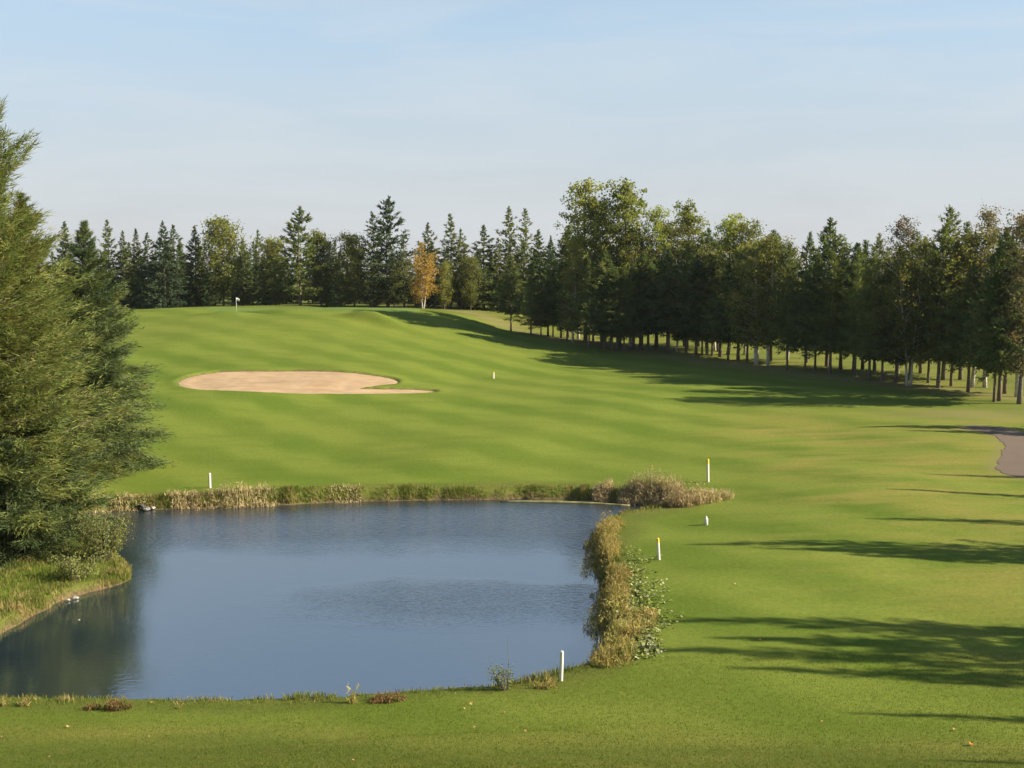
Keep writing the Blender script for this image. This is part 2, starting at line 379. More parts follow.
dry = np.maximum(dry, .65*np.exp(-((Y+.12*X-28.6+.5*wob)/1.0)**2))
worn = np.maximum(.9*g2(X, Y, 38, 92, 6, 3.5), .8*smooth(-1.5, 1.5, X-rline)*(1-smooth(3, 8, X-rline))*smooth(90, 97, Y))
pd = fill_poly(PATHP, X, Y); worn = np.maximum(worn, 1-smooth(0, 1.0, np.abs(pd)+.2*wob))
nx, ny = len(xs), len(ys); I = np.arange(nx*ny).reshape(ny, nx)
faces = np.stack([I[:-1, :-1], I[:-1, 1:], I[1:, 1:], I[1:, :-1]], -1).reshape(-1, 4)
struct('ground', mesh_np('ground', np.c_[X, Y, Zf], faces, M['ground'], [('mask', 'POINT', np.c_[bank, rough, dry, worn])], True),
       'mown green grass ground of the golf hole rising to the green', 'ground')

def sheet(name, poly, zfun, mat, step, label, cat):
    P = np.asarray(poly); lo, hi = P.min(0), P.max(0)
    gx, gy = np.meshgrid(np.arange(lo[0], hi[0], step), np.arange(lo[1], hi[1], step)); q = np.c_[gx.ravel(), gy.ravel()]
    q = q[fill_poly(P, q[:, 0], q[:, 1]) < -step*.5]
    pts = [Vector(p) for p in P] + [Vector(p) for p in q]
    v, e, f, *_ = delaunay_2d_cdt(pts, [], [list(range(len(P)))], 1, 1e-5)
    v = np.array([(a[0], a[1]) for a in v]); z = zfun(v[:, 0], v[:, 1])
    me = bpy.data.meshes.new(name); me.from_pydata([(a[0], a[1], c) for a, c in zip(v, z)], [], [tuple(x) for x in f if len(x) >= 3])
    me.materials.append(mat); me.polygons.foreach_set('use_smooth', np.ones(len(me.polygons), bool)); me.update()
    return struct(name, me, label, cat)
def bz(x, y):
    d = fill_poly(BUNK, x, y); z = base_h(x, y) - .24 + .12*np.exp(-((d+.4)/.7)**2)
    return z
# sand reaches a little under the grass lip
cen = BUNK.mean(0)
nrm = np.roll(BUNK, -1, 0)-np.roll(BUNK, 1, 0); nrm = np.c_[nrm[:, 1], -nrm[:, 0]]/np.hypot(nrm[:, 0], nrm[:, 1])[:, None]
area = np.sum(BUNK[:, 0]*np.roll(BUNK[:, 1], -1)-np.roll(BUNK[:, 0], -1)*BUNK[:, 1]); nrm *= np.sign(area)
sheet('bunker_sand', BUNK+nrm*.10, bz, M['sand'], .5, 'pale tan sand of the wide bunker below the green', 'sand bunker')
sheet('path', PATHP, lambda x, y: gz(x, y)+.02, M['path'], .5, 'pinkish gravel cart path curving in at the edge', 'path')
# putting green: a smoother lighter sheet on the plateau
GREEN = resample([(-44, 160), (-38, 157.5), (-28, 157), (-18, 159), (-13, 163), (-17, 169), (-27, 172), (-38, 171), (-45, 166)], 1.0)
M['green'] = simple('putting_green', (.115, .165, .035), .95, .1, .4, .05)
sheet('putting_green', GREEN, lambda x, y: gz(x, y)+.012, M['green'], .6, 'close mown putting green around the flagstick', 'putting green')
wl, wh = POND.min(0)-1.0, POND.max(0)+1.0
wp = np.array([(wl[0], wl[1], 0), (wh[0], wl[1], 0), (wh[0], wh[1], 0), (wl[0], wh[1], 0)])
struct('water', mesh_np('water', wp, [(0, 1, 2, 3)], M['water']), 'blue pond water reflecting sky and trees', 'pond')

# ------------------------------------------------------------------ tree meshes
def sprays(P, D, ln, wd, rng, droop=0.0):
    """one narrow triangle per spray: base at P, tip along D"""
    n = len(P); R = rng.normal(size=(n, 3)); S = np.cross(D, R); S /= np.linalg.norm(S, axis=1)[:, None]+1e-9
    w = (wd*.5)[:, None]
    V = np.empty((n, 3, 3)); V[:, 0] = P-S*w; V[:, 1] = P+S*w; V[:, 2] = P+D*ln[:, None]
    return V.reshape(-1, 3), np.arange(n*3).reshape(-1, 3)
def conifer(name, mat, bark, seed, H, R, z0, nb, ns, sl, sw, droop=.35, rise=.75, prof=.85, rag=.35, lean=0.0, tr=.012, wood=False, flat=.32, tipup=.25, bend=.0, whorl=0, rnd=.42):
    rng = np.random.default_rng(seed); PP, DD, SC = [], [], []
    mb = MB(); ph = rng.uniform(0, 6.28, 6)
    trunk = []; nseg = 9
    def axis(z): u = z/H; return np.array([lean*u + bend*math.sin(u*5+ph[0])*u, bend*math.cos(u*4+ph[1])*u, z])
    rad0 = max(.10, H*tr)
    mb.tube([axis(H*.985*i/nseg) - (0, 0, .25 if i == 0 else 0) for i in range(nseg+1)], [rad0*(1.25 if i == 0 else 1)*(1-.97*i/nseg) for i in range(nseg+1)], 8)
    az = rng.uniform(0, 6.28)
    lobes = [(rng.uniform(0, 6.28), rng.uniform(0, 1), rng.uniform(.5, 1)) for _ in range(10)]
    for i in range(nb):
        u = ((i+rng.uniform(0, 1))/nb)**1.08; z = z0+(H-z0)*u
        if whorl and u < .86:
            st = 1.0/whorl; u = min(.995, (math.floor(u/st)+.5+rng.normal(0, .10))*st); u = max(0.0, u); z = z0+(H-z0)*u
        az += 2.399+rng.normal(0, .35)
        lob = sum(w*math.exp(-((math.remainder(az-a, 6.2832))/.7)**2-((u-b)/.10)**2) for a, b, w in lobes)
        Lb = R*((1-u)**prof)*(1-.5*rag+rag*rng.uniform(-.6, .8)) * (1+.55*rag*lob) + .012*H*(1-u) + .10*(H/14)
        if u < .10: Lb *= .75+.25*u/.10
        e = -droop + (droop+rise)*u**1.1 + rng.normal(0, .12)
        d = np.array([math.cos(az)*math.cos(e), math.sin(az)*math.cos(e), math.sin(e)]); lat = np.array([-math.sin(az), math.cos(az), 0])
        o = axis(z)
        nt_ = max(2, int(ns/9*(.2+.8*Lb/R))); kk = 9; k = nt_*kk
        tj = rng.uniform(.08, 1, nt_)**.75; sg = np.where(rng.uniform(0, 1, nt_) < .5, -1., 1.); sj = sg*rng.uniform(0, .55, nt_)*flat*(1-.75*tj)*Lb*2
        up = tipup*Lb*tj*tj*max(0., .6+e)
        cj = o + d*(tj*Lb)[:, None] + lat*sj[:, None]; cj[:, 2] += up - np.abs(sj)*.22 - rng.uniform(0, .10, nt_)*Lb*.5
        dj = d*rng.uniform(.6, 1, nt_)[:, None] + lat*(sg*rng.uniform(.1, .8, nt_))[:, None] + rng.normal(0, .18, (nt_, 3)); dj[:, 2] += tipup*.6*tj - .08
        dj /= np.linalg.norm(dj, axis=1)[:, None]
        tl = (.16*Lb+.12)*rng.uniform(.6, 1.2, nt_)*1.5
        q = np.tile(np.linspace(-.5, .5, kk), nt_); jj = np.repeat(np.arange(nt_), kk)
        p = cj[jj] + dj[jj]*(q*tl[jj])[:, None] + rng.normal(0, .035+.02*Lb, (k, 3))
        dd = dj[jj]*.9 + rng.normal(0, rnd, (k, 3))
        SC.append(np.full(k, min(1.0, .30+.70*Lb/(.40*R))))
        PP.append(p); DD.append(dd)
        if wood and Lb > .8:
            q = [o, o+d*Lb*.5+(0, 0, tipup*Lb*.12), o+d*Lb*.9+(0, 0, tipup*Lb*.5)]
            mb.tube(q, [.008+.006*Lb, .005+.004*Lb, .003], 4, False)
    # leader
    k = min(44, max(14, ns//2)); t = rng.uniform(0, 1, k); p = np.array([axis(H*.93+a*H*.07) for a in t]); q = rng.normal(0, .36, (k, 3)); q[:, 2] = np.abs(q[:, 2])+.7
    PP.append(p); DD.append(q); SC.append(np.full(k, .38))
    sc = np.concatenate(SC); P = np.concatenate(PP); D = np.concatenate(DD); D /= np.linalg.norm(D, axis=1)[:, None]+1e-9
    n = len(P); V, Fc = sprays(P, D, sc*sl*rng.uniform(.55, 1.25, n), (.4+.6*sc)*sw*rng.uniform(.6, 1.3, n), rng)
    crown = mesh_np(name+'_crown', V, Fc, mat, [('tint', 'FACE', rng.uniform(0, 1, n))])
    return mb.mesh(name+'_trunk', bark), crown, H
def broadleaf(name, mat, bark, seed, H, R, z0, limbs, leaves, ls, stems=1, up=.9, prof=.6, blob=.55, thin=0.0, topheavy=.0):
    rng = np.random.default_rng(seed); mb = MB(); PP = []
    for s in range(stems):
        a = rng.uniform(0, 6.28); spread = (.10*H if stems > 1 else .02*H)
        b0 = np.array([math.cos(a), math.sin(a), 0])*(.22 if stems > 1 else 0)
        top = np.array([math.cos(a)*spread, math.sin(a)*spread, H*(1-.1*s)])
        w1 = rng.normal(0, .015*H, 3); w1[2] = 0
        pts = [b0-(0, 0, .25), b0*.9+top*.3+w1, top*.62-w1*.6, top*.97]; r0 = H*.0125*(.75 if stems > 1 else 1)
        def ax(u):
            q = u*3; i = min(2, int(q)); f = q-i; return np.asarray(pts[i])*(1-f)+np.asarray(pts[i+1])*f
        mb.tube([ax(i/9) for i in range(10)], [r0*(1.2 if i == 0 else 1)*(1-.9*i/9) for i in range(10)], 8)
        az = rng.uniform(0, 6.28)
        for i in range(limbs//stems):
            u = z0/H + (1-z0/H)*((i+rng.uniform(0, 1))/(limbs//stems)); v = (u-z0/H)/(1-z0/H)
            az += 2.4+rng.normal(0, .5); pf = (4*(.08+.92*v)*(1-v*.93))**prof if topheavy == 0 else (.35+.65*math.sin(PI*min(1, .15+.8*v)))
            Lb = R*pf*rng.uniform(.65, 1.2); e = up*rng.uniform(.6, 1.1)*(.6+.4*v)
            d = np.array([math.cos(az)*math.cos(e), math.sin(az)*math.cos(e), math.sin(e)]); o = ax(min(.98, u*.95))
            tip = o+d*Lb; mid = o+d*Lb*.5+rng.normal(0, .06*Lb, 3)
            mb.tube([o, mid, tip], [r0*.4*(1-.7*v)+.012, r0*.22*(1-.7*v)+.01, .008], 5, False)
            nc = max(2, int(2+4*Lb/R))
            for c in range(nc):
                t = rng.uniform(.3, 1.05); cpos = o+(tip-o)*t + rng.normal(0, .16*Lb, 3)
                k = int(leaves/limbs/nc*rng.uniform(.5, 1.5)*(1-thin*v)) + 3
                PP.append(cpos + rng.normal(0, 1, (k, 3))*np.array([1, 1, .8])*blob*rng.uniform(.5, 1.1)*(R/3))
    P = np.concatenate(PP); n = len(P); D = rng.normal(0, 1, (n, 3)); D[:, 2] -= .3; D /= np.linalg.norm(D, axis=1)[:, None]
    S = np.cross(D, rng.normal(0, 1, (n, 3))); S /= np.linalg.norm(S, axis=1)[:, None]
    l = (ls*rng.uniform(.6, 1.3, n))[:, None]
    V = np.stack([P-D*l*.5, P+S*l*.38, P+D*l*.5, P-S*l*.38], 1).reshape(-1, 3)
    crown = mesh_np(name+'_crown', V, np.arange(n*4).reshape(-1, 4), mat, [('tint', 'FACE', rng.uniform(0, 1, n))])
    return mb.mesh(name+'_trunk', bark), crown, H

def proto_tree(kind, trunk, crown):
    r = bpy.data.objects.new(kind, None); t = bpy.data.objects.new('trunk', trunk); c = bpy.data.objects.new('crown', crown)
    t.parent = r; c.parent = r
    return r, t, c
def plant(proto, loc, H, rotz, label, cat, group, wide=1.0):
    (r0, t0, c0), H0 = proto
    s = H/H0
    r = r0.copy(); C.objects.link(r)
    for ch in (t0, c0):
        c = ch.copy(); C.objects.link(c); c.parent = r
    r.location = loc; r.rotation_euler = (0, 0, rotz); r.scale = (s*wide, s*wide, s)
    return tag(r, label, cat, group)

def P(kind, tup): return (proto_tree(kind, tup[0], tup[1]), tup[2])
PR = {}
# far line (about 185 m away)
PR['fs'] = [P('spruce_tree', conifer(f'far_spruce_{i}', M['spruce'], M['bark'], 20+i, 14, 2.9+.25*i, .9, 150, 70, .50, .20, .30, .7, 1.0+.1*(i % 3), .45)) for i in range(5)]
PR['fb'] = [P('spruce_tree', conifer('far_blue_spruce', M['spruce_blue'], M['bark'], 30, 14, 4.2, .5, 160, 95, .5, .19, .25, .7, 1.05, .25))]
PR['fl'] = [P('larch_tree', conifer(f'far_larch_{i}', M['larch'], M['bark_grey'], 40+i, 15, 2.6+.3*i, 1.6, 120, 62, .50, .17, .15, .95, .9, .65, bend=.15)) for i in range(4)]
PR['fp'] = [P('pine_tree', conifer(f'far_pine_{i}', M['spruce_blue'] if i == 1 else M['larch'], M['bark'], 50+i, 15, 3.7, 1.6, 110, 95, .52, .21, .1, .9, .75, .85, bend=.2)) for i in range(3)]
PR['fd'] = [P('broadleaf_tree', broadleaf(f'far_broadleaf_{i}', M['birch'], M['bark_grey'], 60+i, 14, 3.4, 2.0, 56, 8200, .34, 1, .75, .55, .6)) for i in range(3)]
PR['golden'] = [P('birch_tree', broadleaf('golden_birch', M['golden'], M['birch_bark'], 71, 10, 2.4, 1.9, 54, 5200, .22, 4, 1.05, .5, .5))]
# fairway row (100-165 m)
PR['rs'] = [P('spruce_tree', conifer(f'row_spruce_{i}', M['spruce'], M['bark'], 80+i, 13, 3.1+.2*(i % 3), (3.3, 2.7, 3.1, 2.4, 3.4, 2.9)[i], 170, 95, .42, .15, .12, .7, .80+.1*(i % 3), .45)) for i in range(6)]
PR['rl'] = [P('larch_tree', conifer(f'row_larch_{i}', M['larch'], M['bark_grey'], 90+i, 15, 3.2+.3*i, 2.8, 160, 95, .42, .12, .12, .9, .80, .6, bend=.15)) for i in range(3)]
PR['rp'] = [P('poplar_tree', broadleaf(f'row_poplar_{i}', M['poplar'], M['bark_grey'], 100+i, 20, 3.0, 5, 70, 13000, .27, 1, 1.0, .45, .38, .3)) for i in range(3)]
PR['rb'] = [P('birch_tree', broadleaf(f'row_birch_{i}', M['birch'], M['birch_bark'], 110+i, 16, 2.8, 3.0, 60, 13000, .22, 1+i % 2, .95, .5, .46, .3)) for i in range(3)]
PR['rbg'] = [P('birch_tree', broadleaf('shaded_birch', M['brown_birch'], M['bark_grey'], 131, 17, 3.0, 3.0, 60, 10000, .21, 1, 1.0, .5, .45, .2))]  # grey bark puts the shade on this birch's white trunk into its colour
PR['rbb'] = [P('birch_tree', broadleaf(f'thin_birch_{i}', M['brown_birch'], M['birch_bark'], 120+i, 18, 2.2, 3.0, 60, 9500, .19, 1, 1.05, .5, .45, .3)) for i in range(2)]

def top_h(px, pytop, base):
    """height a tree standing at base needs so its top shows at pytop"""
    d = ray(px, pytop); return EYE[2] + d[2]*(base[1]/d[1]) - base[2]

cnt = {}
def put(kind, px, pybase, pytop, label, cat, group, wide=1.0, depth=None, i=None):
    if depth is not None:
        d = ray(px, 384); x = d[0]*depth/d[1]; base = Vector((x, depth, float(gz(x, depth))))
    else: base = spot(px, pybase)
    lst = PR[kind]; cnt[kind] = cnt.get(kind, -1)+1; p = lst[(cnt[kind] if i is None else i) % len(lst)]
    H = top_h(px, pytop, base)
    base.z -= .05
    return plant(p, base, H, random.uniform(0, 6.28), label, cat, group, wide*{'fs': 1.22, 'fl': 1.3, 'fp': 1.2, 'fd': 1.0}.get(kind, 1.0))

# ---- far line behind the green
FL = 'trees along the far side of the green'
far = [ # kind, px, depth, top, wide, label
 ('fs', 71, 188, 222, 1.0, 'dark spruce just showing behind the tall foreground larch'),
 ('fl', 113, 190, 220, .95, 'pale thin spire with a light tip left of the far wood'),
 ('fs', 128, 190, 231, .9, 'low dark spruce beside the pale spire at the end of the far wood'),
 ('fs', 141, 193, 229, .9, 'short spruce between the pale spire and the blue green cone'),
 ('fs', 152, 187, 233, .9, 'dark slim spruce touching the blue green cone on its near side'),
 ('fb', 168, 181, 222, 1.0, 'broad blue green cone shaped spruce, lit and standing in front of the far wood'),
 ('fs', 178, 191, 225, 1.0, 'dark spruce rising behind the blue green cone'),
 ('fs', 199, 187, 226, .95, 'very dark narrow spruce between the blue green cone and the round olive tree'),
 ('fd', 226, 185, 219, 1.0, 'round topped olive broadleaf tree directly behind the flagstick'),
 ('fs', 246, 192, 239, .95, 'low dark spruce right after the round olive tree'),
 ('fl', 262, 190, 230, .9, 'thin pointed larch between the flagstick and the tallest pine'),
 ('fd', 277, 187, 238, .8, 'low bushy olive tree at the foot of the tallest pine'),
 ('fp', 302, 183, 207, 1.05, 'tallest ragged pine with layered branches behind the green'),
 ('fd', 323, 187, 232, .8, 'rounded olive tree leaning on the tallest pine'),
 ('fs', 337, 190, 241, .9, 'low pointed spruce in the dip of the skyline after the tallest pine'),
 ('fd', 356, 186, 235, .95, 'bushy yellow green tree before the tall grey green pine'),
 ('fp', 389, 185, 197, .95, 'tall grey green pine with a loose feathery top'),
 ('fl', 374, 184, 212, .9, 'yellow green larch leaning against the tall grey green pine'),
 ('fl', 405, 184, 238, .9, 'short light larch just before the golden birch'),
 ('fs', 429, 190, 223, .9, 'dark pointed spruce rising behind the golden birch'),
 ('fl', 451, 187, 214, 1.0, 'light feathery larch just after the golden birch'),
 ('fl', 462, 186, 229, .9, 'second smaller larch close after the golden birch'),
 ('fs', 484, 187, 225, 1.1, 'dark symmetrical spruce standing between two groups of larches'),
 ('fl', 510, 188, 207, .9, 'slim tall larch, first of the twin spires by the row'),
 ('fl', 524, 189, 209, .9, 'slim tall larch, second of the twin spires by the row'),
 ('fl', 498, 186, 238, 1.0, 'short green larch filling the gap before the twin spires'),
 ('fs', 538, 186, 230, 1.0, 'dark spruce just past the twin larch spires'),
 ('fd', 471, 183, 256, .8, 'low leafy tree at the wood edge under the larches'),
 ('fd', 445, 182, 262, .7, 'low green bushy tree right beside the golden birch'),
 ('fl', 395, 183, 256, .8, 'small green larch in front of the tall grey green pine'),
 ('fs', 212, 183, 262, .8, 'small dark spruce at the foot of the round olive tree'),
 ('fs', 265, 184, 262, .9, 'small dark spruce at the wood edge below the thin larch'),
 ('fs', 340, 183, 264, .9, 'small dark spruce under the skyline dip'),
 ('fb', 550, 186, 236, .8, 'grey green conifer tucked behind the far end of the row'),
]
CATS = {'fs': 'spruce', 'fb': 'spruce', 'fl': 'larch', 'fp': 'pine', 'fd': 'tree'}
for k, px, dp, top, wd, lab in far:
    put(k, px, None, top, lab, CATS[k], FL, wd, dp)
put('golden', 423, None, 246, 'golden orange birch with several white stems at the wood edge', 'birch', FL, 1.0, 179)
# the wood behind them
for n in range(44):
    px = -30 + n*14.5 + random.uniform(-5, 5); dp = random.choice((196, 200, 205, 210))
    put(random.choice(('fs', 'fs', 'fs', 'fl')), px, None, random.uniform(240, 254), 'conifer mostly hidden in the wood behind the front trees of the far line', 'conifer', 'trees deeper in the far wood', 1.15, dp)
# ---- the long row right of the fairway
ORD = ['first', 'second', 'third', 'fourth', 'fifth', 'sixth', 'seventh', 'eighth', 'ninth', 'tenth', 'eleventh', 'twelfth', 'thirteenth', 'fourteenth', 'fifteenth', 'sixteenth', 'seventeenth', 'eighteenth', 'nineteenth', 'twentieth']
ORD += ['twenty-'+o for o in ORD[:9]] + ['thirtieth'] + ['thirty-'+o for o in ORD[:9]] + ['fortieth'] + ['forty-'+o for o in ORD[:9]] + ['fiftieth'] + ['fifty-'+o for o in ORD[:9]]
RG = 'trees in the long row beside the fairway'
row = [(511, 331), (531, 335), (541, 336), (548, 336), (553, 337), (561, 338), (567, 340), (573, 342), (589, 349), (605, 349), (612, 351), (617, 351), (624, 351), (633, 350), (642, 350), (648, 350),
       (667, 352), (676, 352), (686, 353), (696, 355), (702, 355), (707, 355), (712, 356), (720, 357), (728, 360), (738, 360), (747, 362), (756, 365), (787, 370), (805, 371), (815, 370), (830, 374),
       (855, 376), (869, 380), (882, 381), (896, 383), (928, 383), (938, 388), (951, 386), (968, 392), (994, 402), (999, 401)]
BIRCHROW = {(768, 366): ('rb', 233, 'birch with a white trunk and yellowing crown among the dark spruces'), (909, 386): ('rb', 236, 'forked birch with two bright white trunks near the open end of the row'),
            (1019, 404): ('rbg', 212, 'brown leaved birch with a trunk greyed for shade at the very end of the row')}
for n, (px, py) in enumerate(row):
    u = (px-511)/508
    kind = 'rs'; top = 262 - 22*min(1, u*1.6) + random.uniform(-9, 9)
    look = 'dark spruce'
    m = (n*7+3) % 10
    if u < .7: top += 11
    top += ((n*13) % 9 - 4)*2.2
    if m in (0, 4, 7, 9): kind, look, top = 'rl', 'olive larch', top-4
    elif m == 2: kind, look = 'rb', 'olive leafy birch'
    if px in (938, 928): kind, top, look = 'rl', 224 if px == 938 else 240, 'tall olive larch'
    elif px in (882, 815, 830): kind, top, look = 'rl', 252, 'olive larch'
    elif px == 968: kind, top, look = 'rs', 262, 'dark low skirted spruce'
    elif px == 994: kind, top, look = 'rs', 240, 'tall near black spruce'
    elif px in (999, 951): kind, look = 'rs', 'dark spruce'
    wide = (1.0, 1.25, 1.1, 1.4)[n % 4]*(1.0 if u < .5 else .76)
    put(kind, px, py, top, f'{look} in the fairway row, {ORD[n + sum(q[0] < px for q in BIRCHROW)]} front trunk from its far end', {'rl': 'larch', 'rs': 'spruce', 'rb': 'birch'}[kind], RG, wide)
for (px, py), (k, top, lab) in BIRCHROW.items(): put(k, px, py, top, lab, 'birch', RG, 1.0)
# taller trees standing behind the row
BG = 'taller trees behind the fairway row'
back = [
 ('rp', 585, 172, 179, 1.0, 'tallest yellow green poplar of the skyline, on the far wood side'),
 ('rp', 619, 170, 178, 1.1, 'second tallest poplar with a broad yellow green crown, beside the tallest one'),
 ('rp', 602, 175, 196, 1.0, 'poplar filling the gap between the two tallest poplars'),
 ('rp', 655, 166, 206, .8, 'slender poplar with an open top right of the tall pair'),
 ('rp', 684, 162, 199, .9, 'poplar with a separate leafy tuft on top, next to the slender one'),
 ('rb', 668, 160, 222, 1.1, 'leafy green birch between the slender poplar and the tufted one'),
 ('rp', 727, 158, 213, 1.0, 'rust tinged poplar with a ragged twiggy top over the row'),
 ('rb', 744, 156, 220, .9, 'yellowing birch close after the rust tinged poplar'),
 ('rs', 706, 158, 228, 1.1, 'pointed green spruce between the tufted poplar and the rust tinged one'),
 ('rs', 568, 178, 226, 1.0, 'dark spruce on the wood side of the tallest poplar'),
 ('rs', 770, 140, 231, 1.0, 'spruce with a thin tip above the white trunked birch'),
 ('rb', 786, 138, 242, .9, 'golden green birch crown between two dark spires'),
 ('rs', 806, 140, 233, .8, 'small dark spire just before the tall pointed spruce'),
 ('rs', 826, 136, 219, .95, 'tall dark pointed spruce standing clear above the row'),
 ('rl', 874, 128, 234, 1.0, 'fresh green larch with a blunt top behind the row'),
 ('rbb', 897, 124, 213, 1.0, 'thin brownish birch with see-through crown above the row'),
 ('rl', 943, 118, 207, 1.0, 'tall olive yellow larch rising above its neighbours near the edge'),
 ('rl', 960, 120, 222, .95, 'olive larch shoulder to shoulder with the tallest olive yellow one'),
 ('rbb', 985, 122, 199, .9, 'thin grey green birch with a wispy top above the near black spruce'),
 ('rbb', 1018, 112, 208, 1.1, 'russet birch with thin crown at the photo edge behind the row'),
 ('rs', 853, 130, 243, 1.0, 'dark spruce between the tall pointed spruce and the fresh green larch'),
 ('rs', 920, 126, 238, 1.0, 'dark spruce behind the forked white birch'),
 ('rs', 1005, 116, 236, 1.0, 'dark spruce behind the last trunks of the row'),
 ('rs', 640, 165, 238, 1.2, 'broad dark spruce below the slender poplar'),
 ('rs', 604, 165, 240, 1.2, 'broad dark spruce below the tallest poplars'),
 ('rb', 578, 0, 236, 1.2, 'olive birch tucked under the tallest poplar on the far wood side'),
 ('rb', 630, 0, 232, 1.2, 'yellow green birch below the second tallest poplar'),
 ('rl', 698, 0, 236, 1.2, 'feathery larch below the tufted poplar'),
 ('rb', 716, 0, 234, 1.1, 'rust tipped birch below the ragged poplar'),
 ('rb', 757, 0, 240, 1.1, 'olive birch just left of the thin tipped spruce'),
 ('rl', 840, 0, 246, 1.2, 'olive larch shouldering the tall pointed spruce'),
 ('rl', 862, 0, 240, 1.1, 'yellowish larch next to the fresh green one'),
 ('rl', 910, 0, 232, 1.1, 'olive larch between the thin brownish birch and the tall olive one'),
 ('rb', 972, 0, 228, 1.1, 'olive birch below the wispy topped one'),
]
ROWD = np.array([(p[0], spot(*p)[1]) for p in row[::3]]+[(1019, spot(1019, 404)[1])])
def rowd(px): return float(np.interp(px, ROWD[:, 0], ROWD[:, 1]))
print('ROWD', np.round(ROWD[::3], 1).tolist())
for n, (k, px, dp, top, wd, lab) in enumerate(back):
    dp = rowd(px) + 4 + (n*37 % 10)*.45
    put(k, px, None, top, lab, {'rp': 'poplar', 'rbg': 'birch', 'rb': 'birch', 'rbb': 'birch', 'rs': 'spruce', 'rl': 'larch'}[k], BG, wd, dp)
for n in range(6):
    u = (n+.5)/6; px = 575 + u*150 + random.uniform(-6, 6); dp = rowd(px) + random.uniform(2.5, 6)
    put(random.choice(('rs', 'rs', 'rs', 'rl')), px, None, 262-14*u+random.uniform(-8, 8), 'dark conifer mostly hidden behind the front trees of the fairway row', 'conifer', 'second line of conifers in the row', 1.0, dp)

# ---- trees past the picture edge that throw the long shadows over the grass
SUN_AZ = math.radians(98); SUN_EL = math.radians(29)      # clockwise from +Y
sdir = np.array([math.sin(SUN_AZ), math.cos(SUN_AZ)])
SG = 'trees beyond the picture edge casting shadows'
tips = [(862, 427, 15, 'rs', .55), (905, 431, 13, 'rs', .55), (925, 474, 12, 'rl', .30), (885, 489, 13, 'rl', .32), (868, 519, 13, 'rl', .35), (690, 545, 15, 'rl', .45), (770, 549, 14, 'rs', .40), (850, 555, 13, 'rs', .45),
        (655, 622, 17, 'rl', .45), (715, 638, 15, 'rs', .42), (630, 652, 17, 'rl', .45), (735, 668, 16, 'rs', .36), (860, 625, 13, 'rs', .4), (850, 713, 12, 'rl', .3), (930, 760, 12, 'rl', .22)]
for n, (px, py, H, k, wd) in enumerate(tips):
    p = spot(px, py); Ln = H/math.tan(SUN_EL); q = np.array([p.x, p.y])+sdir*Ln
    for _ in range(3):
        zb = float(gz(q[0], q[1])); Ln = (H+zb-p.z)/math.tan(SUN_EL); q = np.array([p.x, p.y])+sdir*Ln
    plant(PR[k][n % len(PR[k])], Vector((q[0], q[1], float(gz(q[0], q[1]))-.05)), H, random.uniform(0, 6.28),
          f'conifer beyond the frame throwing the {ORD[sorted(t[1] for t in tips).index(py)]} shadow streak from the tree row', 'conifer', SG, wd)

# ---- big trees on the near left bank
def single(kind, tup, loc, rz, label, cat, group=None):
    return plant((proto_tree(kind, tup[0], tup[1]), tup[2]), loc, tup[2], rz, label, cat, group)
LG = 'large conifers on the bank by the pond'
b = Vector((at_d(-4, 560, 53)[0], 53, 0)); b.z = float(gz(b.x, b.y))-.05
single('larch_tree', conifer('tall_larch', M['near_larch'], M['bark'], 201, top_h(-4, 58, b), 5.4, .7, 300, 620, .42, .050, .18, .85, .70, .55, wood=True, tr=.011, flat=.27, whorl=24, rnd=.26, tipup=.35, bend=.2), b, .6,
       'huge feathery yellow green larch by the pond, tallest tree at the edge', 'larch', LG)
b = Vector((at_d(41, 560, 57)[0], 57, 0)); b.z = float(gz(b.x, b.y))-.05
single('larch_tree', conifer('second_larch', M['near_larch'], M['bark'], 202, top_h(43, 196, b), 3.4, .6, 230, 560, .42, .050, .25, .85, .80, .5, wood=True, flat=.28, whorl=20, rnd=.26, tipup=.35, bend=.15), b, 2.2,
       'yellow green larch with upswept tips leaning on the huge one', 'larch', LG)
b = Vector((at_d(-40, 560, 60)[0], 60, 0)); b.z = float(gz(b.x, b.y))-.05
single('larch_tree', conifer('third_larch', M['near_larch'], M['bark'], 203, 14, 4.2, .6, 220, 300, .42, .06, .3, .85, .7, .5, whorl=18, rnd=.28, flat=.28, tipup=.35), b, 4.2,
       'lower larch cut by the picture edge behind the huge one', 'larch', LG)
b = spot(85, 467)
single('spruce_tree', conifer('near_spruce', M['near_spruce'], M['bark'], 204, top_h(95, 223, b), 5.9, .9, 260, 640, .42, .056, .26, .7, 1.0, .30, lean=.6, wood=True, whorl=22, rnd=.26, flat=.27, tipup=.2), b, 0,
       'wide skirted green spruce beyond the pond corner with trunk base visible', 'spruce', LG)
b = spot(50, 475)
single('spruce_tree', conifer('near_spruce_low', M['near_spruce'], M['bark'], 205, 10, 4.0, .6, 180, 380, .42, .056, .3, .75, .85, .4, whorl=14, rnd=.28, flat=.28, tipup=.25), b, 1,
       'lower spruce half hidden between the larches and the wide skirted spruce', 'spruce', LG)
b = Vector((at_d(48, 560, 54.5)[0], 54.5, 0)); b.z = float(gz(b.x, b.y))-.05
single('spruce_tree', conifer('bank_spruce', M['near_spruce'], M['bark'], 206, 7.5, 3.3, .15, 170, 360, .38, .050, .25, .7, .75, .5, whorl=12, rnd=.28, flat=.28, tipup=.3), b, 2,
       'low dense spruce with boughs down to the grass bank above the water', 'spruce', LG)
b = Vector((at_d(10, 560, 51)[0], 51, 0)); b.z = float(gz(b.x, b.y))-.05
